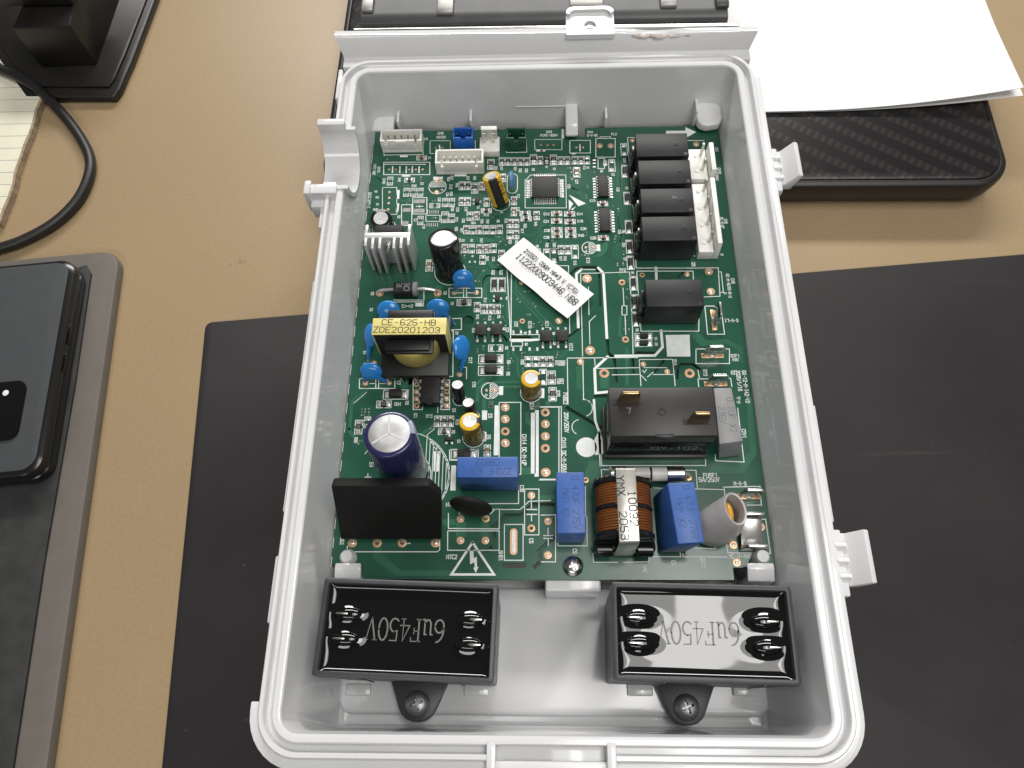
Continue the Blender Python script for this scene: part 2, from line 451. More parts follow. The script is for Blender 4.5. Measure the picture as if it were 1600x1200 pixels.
# black mat under the box
p0 = W(321, 504, 1.2); ex, ey = frame2(p0, W(1600, 397, 1.2))
def local_poly(p0, ex, ey, poly):
    return [(p0 + ex * x + ey * y).to_2d() for x, y in poly]
mb = MB().prism(local_poly(p0, ex, ey, rrect(0, 430, -300, 0, 3.0)), 0.05, 1.2)
tag(mb.build('desk_mat', M['matblack'], bevel=0.2), 'large scuffed black sheet lying flat under the front of the white box', 'mat')

# closed laptop under the far end of the box
p0 = W(497, 292, 16); p1 = W(1588, 287, 16); ex, ey = frame2(p0, p1); LW = (p1 - p0).to_2d().length
lap = empty('laptop', (p0 + ex * LW / 2 + ey * 100) * 1.0)
lap.location.z = 0; ORI[lap.name] = Vector((ORI[lap.name].x, ORI[lap.name].y, 0))
def lapring(ins, z, r):
    return [Vector((v[0], v[1], z)) for v in local_poly(p0, ex, ey, rrect(ins, LW - ins, ins, 212 - ins, r, 10))]
mb = MB().rings([lapring(4.5, 0.3, 11), lapring(3.0, 1.0, 12), lapring(1.2, 5, 13.5), lapring(0.3, 10, 14.5), lapring(0, 13, 15), lapring(0.3, 14.6, 15), lapring(1.4, 15.4, 14), lapring(2.6, 15.4, 13), lapring(3.0, 14.9, 13)])
mb.build('case', M['lapbody'], lap, smooth=40)
mb = MB().rings([lapring(3.2, 14.2, 12.6), lapring(3.2, 15.5, 12.6), lapring(3.8, 15.9, 12)])
mb.build('lid', M['carbon'], lap, label='lid covered with a carbon fibre patterned skin')
tag(lap, 'closed black laptop with a carbon fibre skin under the white box', 'laptop')

# sheets of paper on the laptop
def sheet(name, z, pts, label, lift):
    """thin sheet: bilinear patch with a curl at the right front corner"""
    a, b, c, d = [Vector(p) for p in pts]      # front-left, front-right, back-right, back-left
    nx, ny = 40, 26; th = 0.25
    def P(i, j):
        u = i / nx; v = j / ny
        p = (a * (1 - u) + b * u) * (1 - v) + (d * (1 - u) + c * u) * v
        k = max(0, (u - 0.70) / 0.30) ** 2 * max(0, 1 - v / 0.8) ** 1.3
        return Vector((p.x + 5.0 * k * (lift > 0), p.y + 4.5 * k * (lift > 0), z + lift * k + 0.25 * math.sin(u * 9 + v * 4) * (0.3 + u)))
    mbs = MB()
    vs = [P(i, j) for j in range(ny + 1) for i in range(nx + 1)]
    n1 = nx + 1
    top = [(j * n1 + i, j * n1 + i + 1, (j + 1) * n1 + i + 1, (j + 1) * n1 + i) for j in range(ny) for i in range(nx)]
    o = len(vs); vs2 = [v - Vector((0, 0, th)) for v in vs]
    bot = [tuple(o + i for i in f[::-1]) for f in top]
    rim = [i for i in range(nx)] + [nx + j * n1 for j in range(ny)] + [ny * n1 + nx - i for i in range(nx)] + [(ny - j) * n1 for j in range(ny)]
    side = [(rim[k], rim[(k + 1) % len(rim)], rim[(k + 1) % len(rim)] + o, rim[k] + o) for k in range(len(rim))]
    mbs.add(vs + vs2, top + [f[::-1] for f in side] + bot)
    return tag(mbs.build(name, M['paper'], smooth=60), label, 'paper')
zl = 16.6
fl = W(545, 190, zl); fr = W(1572, 168, zl); bl = fl + Vector((6, 215, 0)); br = fr + (W(1523, 0, zl) - fr) * 2.3
sheet('paper_sheet', zl, (W(640, 186, zl), W(1580, 168, zl), br + Vector((3, -2, 0)), bl + Vector((30, 0, 0))), 'lower white sheet peeking out under the curled top sheet', 2.2)
sheet('paper_sheet', zl + 1.0, (W(560, 186, zl + 1), W(1572, 167, zl + 1), br, bl), 'white top sheet with curled corner on the black laptop', 6.5)

# grey metal panel with clips behind the box, steel rod in front of it
zp0 = 18.6
pan = empty('metal_panel', W(850, 10, zp0))
a = W(556, 36, 42); b_ = W(1146, 27, 42); ex, ey = frame2(a, b_); LW2 = (b_ - a).length
def pp(x, y, z): v = a + ex * x + ey * y; return Vector((v.x, v.y, z))
prof = [(-4.6, 20), (-4.6, 38.0), (-4.2, 38.4), (0, 38.4), (0.2, 40.5), (1.5, 41.8), (6, 42.2), (60, 42.2), (60, 20)]
mb = MB()
n = 13
mb.rings([[pp(2 + (LW2 - 4) * t, y, z) for y, z in prof] for t in [i / n for i in range(n + 1)]])
mb.build('shell', M['panel'], pan, smooth=50)
mb = MB().hexa([pp(0, -7.5, zp0), pp(LW2, -7.5, zp0), pp(LW2, 58, zp0), pp(0, 58, zp0)], [pp(0, -7.5, zp0 + 1.2), pp(LW2, -7.5, zp0 + 1.2), pp(LW2, 58, zp0 + 1.2), pp(0, 58, zp0 + 1.2)])
mb.build('base_plate', M['galv'], pan)
for (x, w, y0, l, mt) in ((W(695, 20, 43).x - a.x - 3.5, 7, 4, 12, 'galv'), (W(1045, 12, 43).x - a.x - 3.5, 7, 6, 12, 'galv'), (2, 5, 6, 9, 'galv'), (LW2 - 7, 5.5, 5, 9, 'panel'), (W(916, 8, 43).x - a.x - 7, 14, 8, 12, 'conn')):
    mb = MB()
    mb.rings([[pp(x, y0 + yy, z) for yy, z in ((0, 42.0), (0.4, 43.4), (2.5, 44.0), (l, 44.2), (l, 42.0))], [pp(x + w, y0 + yy, z) for yy, z in ((0, 42.0), (0.4, 43.4), (2.5, 44.0), (l, 44.2), (l, 42.0))]])
    mb.build('clip', M[mt], pan, bevel=0.4)
tag(pan, 'dark grey metal panel with small clips behind the white box', 'panel')
r0 = pp(-1.2, -2.7, 39.85); r1 = pp(LW2 + 2.4, -2.7, 39.85)
mb = MB().lathe(r0, r1 - r0, [(1.0, 0), (1.4, 0.4), (1.4, (r1 - r0).length - 0.4), (1.0, (r1 - r0).length)], 16)
tag(mb.build('steel_rod', M['steel']), 'thin steel rod lying along the front of the grey panel', 'rod')

# cream ruled notepad at the left edge
npd = empty('notepad', W(0, 200, 0))
q = [W(66, 152, 4), W(88, 70, 4), W(-160, 60, 4), W(-260, 330, 4), W(-1, 348, 4)]
jag = []
for i in range(len(q)):
    p_, r_ = q[i], q[(i + 1) % len(q)]
    for k in range(10):
        t = k / 10; v = p_.lerp(r_, t)
        if i in (0, 4) and k: v = v + Vector((random.uniform(-.7, .7), random.uniform(-.5, .5), 0))
        jag.append(v.to_2d())
MB().prism(jag, 0.1, 3.6).build('page_block', M['padedge'], npd)
ins = [(Vector(p).lerp(Vector((q[2] + q[3]).to_2d() / 2), 0.012)) for p in jag]
MB().prism(ins, 3.6, 4.0).build('top_page', M['pad'], npd)
mb = MB()
for y in range(80, 340, 19):
    xr = 66 - (y - 152) * 66 / 194 if y > 152 else 74
    p_ = W(-150, y + 3, 4.03); r_ = W(xr - 3, y - 1, 4.03)
    mb.stroke([p_, r_], 0.32)
stuff(mb.build('ruled_lines', M['padline'], npd, smooth=0))
tag(npd, 'worn cream ruled notepad at the left edge under the black cable', 'notepad')

# black stand at the top left corner
st = empty('black_stand', W(110, 60, 0))
bp_ = [W(40, 152, 4), W(178, 152, 4), W(188, 138, 4), W(197, 116, 4), W(206, 96, 4), W(246, -10, 4), W(262, -80, 4), W(-60, -80, 4), W(-40, 40, 4)]
MB().prism([p.to_2d() for p in bp_], 0.1, 4.2).build('foot_plate', M['standblack'], st, bevel=1.2, seg=3)
MB().prism([p.lerp(W(120, 20, 4), 0.10).to_2d() for p in bp_], 4.2, 5.4).build('raised_rim', M['standblack'], st, bevel=0.5)
f0 = W(18, 44, 29); f1 = W(110, 40, 29)
bk0 = f0 + Vector((0, 60, 0)); bk1 = f1 + Vector((2, 62, 0))
MB().hexa([(f0.x, f0.y, 5.4), (f1.x, f1.y, 5.4), (bk1.x, bk1.y, 5.4), (bk0.x, bk0.y, 5.4)], [f0, f1, (bk1.x - 14, bk1.y, 26), (bk0.x, bk0.y, 26)]).build('upright_block', M['standblack'], st, bevel=0.9)
h = W(30, 14, 44)
MB().box(f0.x - 20, h.x + 12, f0.y + 14, f0.y + 48, 29.0, 42).build('clamp', M['standblack'], st, bevel=1.2)
MB().lathe((h.x + 12, f0.y + 26, 36), (1, 0.2, 0), [(5.5, 0), (5.5, 3), (4.2, 5)], 20).build('knob', M['standblack'], st)
tag(st, 'black plastic stand foot on the desk in the top left corner', 'stand')

# black cable
def spline(pts, k=8):
    out = []
    for i in range(len(pts) - 1):
        a, b, c, d = pts[max(i - 1, 0)], pts[i], pts[i + 1], pts[min(i + 2, len(pts) - 1)]
        for j in range(k):
            t = j / k
            out.append(0.5 * ((2 * b) + (c - a) * t + (2 * a - 5 * b + 4 * c - d) * t * t + (3 * b - a - 3 * c + d) * t ** 3))
    return out + [pts[-1]]
zc = 2.6
cp = [W(-120, 62, 7), W(-40, 84, 6.8), W(0, 107, 6.6), W(36, 124, 6.4), W(66, 145, 4.6), W(98, 178, zc), W(124, 212, zc), W(140, 245, zc), W(139, 275, zc), W(122, 312, zc), W(86, 348, zc), W(40, 374, zc), W(0, 388, zc), W(-60, 402, zc), W(-160, 400, zc)]
tag(MB().tube(spline(cp), 2.4, 14).build('cable', M['cable']), 'thick black cable curving over the tan desk at the left', 'cable')

# taupe tray, charcoal sheet and phone at the left
tr = W(187, 392, 5); trb = W(72, 1200, 5); ey_ = Vector(((tr - trb).x, (tr - trb).y, 0)).normalized(); ex_ = Vector((ey_.y, -ey_.x, 0))
tr = W(190, 380, 5)
def lp(poly, o=tr): return [(o + ex_ * x + ey_ * y).to_2d() for x, y in poly]
mb = MB().rings([[Vector((v[0], v[1], z)) for v in lp(rrect(-160 + i_, -i_, -260 + i_, -3 - i_, 9 - i_ * 0.5, 8))] for i_, z in ((0.8, 0.1), (0, 1.0), (0, 3.8), (0.5, 4.7), (1.5, 5.0))])
tag(mb.build('tray', M['taupe']), 'taupe rounded board under the phone and charcoal sheet', 'board')
o2 = W(146, 404, 6)
mb = MB().prism(lp([(-150, -4), (-6, -4.0), (-2.6, -3.0), (0, -7.5), (0.6, -60), (-0.4, -130), (0.4, -240), (-150, -240)], o2), 5.05, 6.3)
tag(mb.build('charcoal_sheet', M['insert'], bevel=0.2), 'rough charcoal sheet on the taupe board beneath the phone', 'sheet')
ph = empty('phone', W(0, 600, 6.4))
o3 = W(121, 399, 17)
def phr(ins, z, r): return [Vector((v[0], v[1], z)) for v in lp(rrect(-76 + ins, -ins, -96 + ins, -ins, r, 8), o3)]
MB().rings([phr(2.2, 6.4, 6), phr(0.9, 7.2, 7), phr(0.6, 8.6, 7), phr(0.9, 10.6, 7), phr(1.5, 11.2, 7)]).build('lower_half', M['phoneside'], ph)
MB().rings([phr(1.8, 11.2, 7), phr(0.8, 11.9, 7), phr(0.5, 13.8, 7), phr(1.0, 15.8, 7), phr(2.6, 16.8, 6)]).build('upper_half', M['phoneside'], ph)
MB().rings([phr(2.8, 16.4, 6), phr(2.8, 16.9, 6), phr(3.4, 17.1, 6)]).build('back_glass', M['phone'], ph)
cmx = [Vector((v[0], v[1], 0)) for v in lp(rrect(-50, -10.8, -81, -56.5, 4.0, 6), o3)]
MB().rings([[Vector((v.x, v.y, z)) for v in cmx] for z in (17.05, 18.0)]).build('camera_window', M['phonecam'], ph, bevel=0.25)
fd = W(9, 614, 18)
MB().lathe(fd, UP, [(1.2, 0.01), (1.2, 0.12), (0.6, 0.3)], 14).build('flash', M['label'], ph)
for y0, l in ((-40, 9), (-52, 8)):
    MB().hexa(*[[Vector((v[0], v[1], z)) for v in lp([(-0.7, y0), (0.0, y0), (0.0, y0 + l), (-0.7, y0 + l)], o3)] for z in (12.7, 13.7)]).build('side_button', M['phonecam'], ph, bevel=0.2)
tag(ph, 'dark slate folding phone with black camera window at the left', 'phone')

# ================================================================== the white plastic box
HX, HY = 72.66, 116.35
ZR = 62.0
box = empty('control_box', (0, 0, 1.3))
tag(box, 'open white plastic box holding the green circuit board', 'box')
def ring(d, z, r0=5.5, yf=0):
    df = d * 0.35 if d < 0 else d          # the front wall is nearly upright
    return [Vector((x, y, z)) for x, y in rrect(-HX - d, HX + d, -HY - df, HY + d, max(1.2, r0 + d), 9)]
prof = [(-9.5, 18.0), (-7.2, 18.4), (-5.8, 20.0), (-5.0, 24.0), (-0.25, 61.4), (0.1, 61.85), (0.5, 62.0), (2.0, 62.0), (2.3, 61.7), (2.45, 59.4), (2.7, 59.1), (4.2, 59.1), (4.4, 59.4), (4.5, 61.7), (4.75, 62.1), (5.7, 62.1), (6.0, 61.7), (6.1, 56.5), (3.0, 55.5), (-2.0, 16.9), (-3.0, 16.4)]
mb = MB().rings([ring(d, z) for d, z in prof][::-1])
body = mb.build('body', M['plastic'], box, smooth=25)
def boolean(obj, cutter, op='DIFFERENCE'):
    co = bpy.data.objects.new('cutter', cutter); COL.objects.link(co)
    md = obj.modifiers.new('cut', 'BOOLEAN'); md.operation = op; md.object = co; md.solver = 'EXACT'
    bpy.context.view_layer.update()
    dg = bpy.context.evaluated_depsgraph_get()
    me = bpy.data.meshes.new_from_object(obj.evaluated_get(dg))
    obj.modifiers.clear(); old = obj.data; obj.data = me
    bpy.data.objects.remove(co); bpy.data.meshes.remove(old)
    me.name = obj.name
    return obj
# cable notch in the left wall
NY, NR = 74.5, 14.2
cut = MB().lathe((-95, NY, 62.6), (1, 0, 0), [(NR, 0), (NR, 34)], 40)
# front latch recess in the rim
xl, xr = W(768, 1180, 60).x, W(955, 1180, 60).x
cut.box(xl, xr, -HY - 12, -HY - 2.3, 58.6, 66)
boolean(body, cut.mesh('cutter', M['plastic']))
body.data.shade_smooth(); body.data.set_sharp_from_angle(angle=math.radians(25))
# half-round saddle lining the notch
mb = MB()
def arc(r, x, n=24, a0=180, a1=360):
    return [Vector((x, NY + r * math.cos(math.radians(a0 + (a1 - a0) * i / n)), 62.6 + r * math.sin(math.radians(a0 + (a1 - a0) * i / n)))) for i in range(n + 1)]
def band(mb, x0, x1, r0, r1):
    a, b, c, d = arc(r0, x0), arc(r0, x1), arc(r1, x1), arc(r1, x0)
    n = len(a); vs = a + b + c + d; fs = []
    for i in range(n - 1):
        for k in range(4):
            q0 = k * n; q1 = ((k + 1) % 4) * n
            fs.append((q0 + i, q0 + i + 1, q1 + i + 1, q1 + i))
    fs += [(0, n, 2 * n, 3 * n), (n - 1, 4 * n - 1, 3 * n - 1, 2 * n - 1)]
    mb.add(vs, fs)
band(mb, -84.0, -70.6, NR - 1.5, NR + 0.02)
mb.build('cable_saddle', M['plastic'], box)
for y0, y1, z1, x0, x1 in ((NY + NR - 1.6, NY + NR + 1.4, 65.5, -84.2, -74.0), (NY - NR - 2.6, NY - NR + 1.6, 63.5, -85.2, -74.5)):
    mb = MB().box(x0, x1, y0, y1, 54, z1)
    mb.build('saddle_lip', M['plastic'], box, bevel=0.5)
q_ = W(486, 292, 60)
MB().box(q_.x - 1.0, q_.x + 1.2, NY - NR - 3.4, NY - NR + 2.4, 54, 64.5).build('saddle_hook', M['plastic'], box, bevel=0.4)
MB().box(q_.x + 0.6, -78.5, NY - NR - 5.6, NY - NR - 2.0, 53, 59.5).build('saddle_bracket', M['plastic'], box, bevel=0.5)
MB().box(-80.8, -78.5, NY - NR - 14, NY - NR - 5.4, 52, 59).build('wall_rib', M['plastic'], box, bevel=0.4)
MB().box(-80.4, -78.6, HY - 12, HY + 3, 53, 60.8).build('wall_rib', M['plastic'], box, bevel=0.6)
# lower stepped rear floor rests on the laptop, deeper front well on the mat
MB().rings([[Vector((x, y, z)) for x, y in rrect(-HX + s_, HX - s_, -HY + s_, 80, 8)] for s_, z in ((4.0, 1.35), (3.0, 2.2), (2.6, 16.6))]).build('front_well', M['plastic'], box, smooth=40)
# flange along the right side, the front and the front-left corner
def off(d): return [(x, y) for x, y in rrect(-HX - d, HX + d, -HY - d, HY + d, 5.5 + d, 9)]
i0, i1 = off(5.9), off(8.7)
seq = list(range(30, 40)) + [0]
def arcpts(d, y_left, y_right):
    a = [p for p in off(d) if p[1] < 0]
    left = [(-HX - d, y_left)] + [p for p in off(d)[20:30]]
    right = [p for p in off(d)[30:40]] + [(HX + d, y_right)]
    return left + right
yl = W(400, 1096, 58).y
outer = arcpts(9.0, yl, HY - 4); inner = arcpts(5.95, yl, HY - 4)
def strip(mb, outer, inner, z0, z1):
    n = len(outer)
    vs = [Vector((p[0], p[1], z)) for P_, z in ((outer, z0), (outer, z1), (inner, z1), (inner, z0)) for p in P_]
    fs = [(k * n + i, k * n + i + 1, ((k + 1) % 4) * n + i + 1, ((k + 1) % 4) * n + i) for i in range(n - 1) for k in range(4)]
    return mb.add(vs, fs + [(0, n, 2 * n, 3 * n), (n - 1, 4 * n - 1, 3 * n - 1, 2 * n - 1)])
strip(MB(), outer, inner, 55.5, 59.6).build('rim_flange', M['plastic'], box, bevel=0.4)
ya_, yb_ = W(1270, 632, 55).y, W(1290, 815, 55).y
MB().box(HX + 8.6, HX + 11.4, yb_, ya_, 50, 54.5).build('side_rail', M['plastic'], box, bevel=0.4)
ya_, yb_ = W(470, 440, 54).y, W(431, 800, 54).y
MB().box(-HX - 9.0, -HX - 5.0, yb_, ya_, 50, 54.5).build('side_rail', M['plastic'], box, bevel=0.4)
MB().box(-HX - 8.6, -HX - 5.5, W(420, 975, 56).y, W(430, 868, 56).y, 51, 57).build('side_rail', M['plastic'], box, bevel=0.8)
# ribs at the ends of the latch recess and the recessed plate between them
for x in (xl, xr):
    MB().box(x - 1.2, x + 1.2, -HY - 9.6, -HY - 1.5, 55, 62.7).build('latch_rib', M['plastic'], box, bevel=0.35)
MB().box(xl + 1.2, xr - 1.2, -HY - 10.5, -HY - 2.2, 55.2, 58.8).build('latch_recess', M['plastic'], box, bevel=0.4)
# raised flange along the far edge
fy = W(850, 82, 62).y
fxl, fxr = W(523, 58, 67).x, W(1183, 48, 67).x
nfl = 40; rs = []
zt = 67.6; ytl = W(523, 55, zt).y; ytr = W(1183, 48, zt).y; yt = (ytl + ytr) / 2
MB().box(-HX - 6.0, HX + 6.0, HY + 3.2, fy + 2.0, 56.8, 61.4).build('rear_shelf', M['plastic'], box, bevel=0.4)
for i in range(nfl + 1):
    t = i / nfl; xt = fxl + (fxr - fxl) * t; xb = -HX - 5.9 + (2 * HX + 11.8) * t
    dip = 0.0; yt = ytl + (ytr - ytl) * t
    if 0.56 < (xt - fxl) / (fxr - fxl) < 0.98:
        u = (xt - fxl) / (fxr - fxl)
        dip = 1.8 * math.exp(-((u - 0.765) / 0.055) ** 2) + 0.25 * random.random()
    rs.append([Vector((xb, fy, 58)), Vector((xb, fy, 61.9)), Vector((xt, yt - 0.4, zt - 0.5 - dip)), Vector((xt, yt, zt - dip)), Vector((xt, yt + 2.2, zt - dip * 0.6)), Vector((xt, yt + 2.7, zt - 0.5 - dip * 0.6)), Vector((xb, fy + 2.6, 58))])
mb = MB().rings([r[::-1] for r in rs]); yt = W(1030, 51, zt).y
mb.build('rear_flange', M['plastic'], box, smooth=50)
mb = MB(); dm = mat('bare_worn_edge', (0.50, 0.46, 0.43), 0.8, noise=0.4, nscale=400, bump=0.5, bscale=900)
for i in range(18):
    t = i / 17; x = W(990 + 85 * t, 50, 66.5).x
    mb.ball((x, yt + 0.6 + random.uniform(-.3, .3), zt - 1.5 - 0.5 * math.sin(math.pi * t)), random.uniform(1.3, 2.2), random.uniform(.9, 1.4), random.uniform(.5, .8), 10, 6)
stuff(mb.build('worn_edge', dm, box, label='greyish worn patch on the rear flange'))
# mounting tab with a hole
tx = W(922, 38, 68.2).x; ty = W(922, 39, 68.2).y; hr = 2.25; yt = W(922, 54, 68.2).y - 1.0
tabm = MB()
tp_ = [(tx - 9.2, yt + 1.0), (tx - 9.2, ty + 5.0)] + [(tx - 6.0 + 3.2 * math.cos(math.radians(a)), ty + 5.0 + 3.2 * math.sin(math.radians(a))) for a in range(170, 85, -20)] + [(tx + 6.0 + 3.2 * math.cos(math.radians(a)), ty + 5.0 + 3.2 * math.sin(math.radians(a))) for a in range(90, 5, -20)] + [(tx + 9.2, yt + 1.0)]
tabm.prism(tp_, 66.2, 68.2)
tab = tabm.build('mounting_tab', M['plastic'], box)
boolean(tab, MB().cyl((tx, ty, 55), (tx, ty, 70), hr, n=28).mesh('cutter', M['plastic']))
tab.data.shade_smooth(); tab.data.set_sharp_from_angle(angle=math.radians(40))
nrim = len(tp_)
inner_t = [(tx + (x - tx) * 0.86, ty + (y - ty) * 0.80 if y > ty else y) for x, y in tp_]
mb = strip(MB(), tp_[1:-1], inner_t[1:-1], 68.2, 69.8)
mb.build('tab_rim', M['plastic'], box)
# latches on the right side
for (px, py) in ((1205, 258), (1302, 872)):
    c = W(px, py, 60)
    g = empty('latch', (c.x, c.y, 55), box)
    yA, yB = c.y - 7.5, c.y + 7.5
    MB().box(HX + 5.0, HX + 11.0, yA - 3.0, yB + 1.0, 55.5, 59.0).build('latch_foot', M['plastic'], g, bevel=0.6)
    x0, x1 = HX + 10.2, HX + 15.5
    MB().ext([(x0, yA, 55.6), (x0 + 4.4, yA, 55.6), (x0 + 7.0, yA, 63.0), (x0 + 5.4, yA, 63.6), (x0 + 1.8, yA, 58.6), (x0, yA, 58.2)], (0, yB - yA, 0)).build('latch_hook', M['plastic'], g, bevel=0.4)
    for k in range(3):
        yy = yA + 2.5 + k * 4.4
        MB().lathe((HX + 8.5, yy, 59.0), (1, 0, 0), [(0.9, 0), (0.9, 3.2)], 12).build('latch_rib', M['plastic'], g)
# floor details
MB().prism([v[:2] for v in rrect(W(527, 1100, 22).x, W(1205, 1100, 22).x, W(800, 1117, 22).y, -72, 4.5, 8)], 17.8, 21.5).build('raised_floor', M['plastic'], box, bevel=1.4, seg=3)
for px in (640, 560, 745, 1000, 1165):
    c = W(px, 1078, 22); MB().box(c.x - 4.0, c.x + 4.0, c.y - 1.8, c.y + 1.8, 21.3, 22.7).build('floor_rib', M['plastic'], box, bevel=0.5)
# small ribs and hooks on the far wall
yw = HY - 3.5
for px in (621, 735, 948):
    x = B(px, 195, 3).x
    MB().box(x - 0.5, x + 0.5, yw - 4.5, yw + 2.0, 30, ZP + 3.4).build('wall_rib', M['plastic'], box, bevel=0.2)
hk = [(-4.4, 0, 1.6), (0, 0, 0)]
c = B(893, 205, 2.5)
MB().ext([(c.x - 2.4, c.y - 2.2, ZP + 1.5), (c.x - 2.4, c.y - 2.6, ZP + 3.0), (c.x - 2.4, c.y + 1.0, ZP + 5.6), (c.x - 2.4, yw + 2, ZP + 5.6), (c.x - 2.4, yw + 2, ZP + 1.5)], (5.0, 0, 0)).build('board_hook', M['plastic'], box, bevel=0.7, seg=3)
c = B(1108, 200, 2.5)
MB().prism([(c.x - 4.8, yw + 2), (c.x - 4.8, c.y + 2), (c.x - 3.6, c.y + 0.3), (c.x - 1.4, c.y - 0.6), (c.x + 3.6, c.y + 0.2), (c.x + 5.2, c.y + 3.4), (c.x + 5.2, yw + 2)], ZP + 1.0, ZP + 4.6).build('board_hook', M['plastic'], box, bevel=0.7, seg=3)
MB().box(c.x - 5.4, c.x - 4.6, yw - 5.5, yw + 2, 30, ZP + 7.0).build('wall_rib', M['plastic'], box, bevel=0.2)
xa, xb_ = B(805, 190, 5).x, B(888, 190, 5).x
MB().box(xa, xb_, yw + 0.85, yw + 2.0, ZP + 4.3, ZP + 4.8).build('wall_ledge', M['plastic'], box, bevel=0.15)
c = B(598, 200, 1.0)
MB().prism([(c.x - 6, yw + 2), (c.x - 6, c.y - 1.0), (c.x + 4.4, c.y - 1.0), (c.x + 4.4, yw + 2)], ZP - 3, ZP + 0.8).build('corner_boss', M['plastic'], box, bevel=0.8)
xa, xb_ = W(852, 910, 36).x, W(938, 910, 36).x
MB().box(xa, xb_, -72.6 - 3.2, -72.6 + 7, 21.0, 38.2).build('screw_boss', M['plastic'], box, bevel=0.8, seg=3)
# board clips at the near corners
for px, sx in ((545, 1), (1188, -1)):
    c = B(px, 890, 2.0)
    mb = MB().ext([(c.x - 4.2, c.y - 1.6, 18.5), (c.x - 4.2, c.y - 1.6, ZP + 1.0), (c.x - 4.2, c.y + 2.0, ZP + 3.0), (c.x - 4.2, c.y + 0.2, ZP + 3.4), (c.x - 4.2, c.y - 3.6, ZP + 2.2), (c.x - 4.2, c.y - 4.4, 18.5)], (8.2, 0, 0))
    mb.build('board_clip', M['plastic'], box, bevel=0.4)
    c2 = B(px + 0, 872, 0)
    MB().lathe((c2.x, c2.y, 18.3), UP, [(3.0, 0), (2.6, ZP - 16.5), (1.8, ZP - 15.0)], 20).build('board_post', M['plastic'], box)
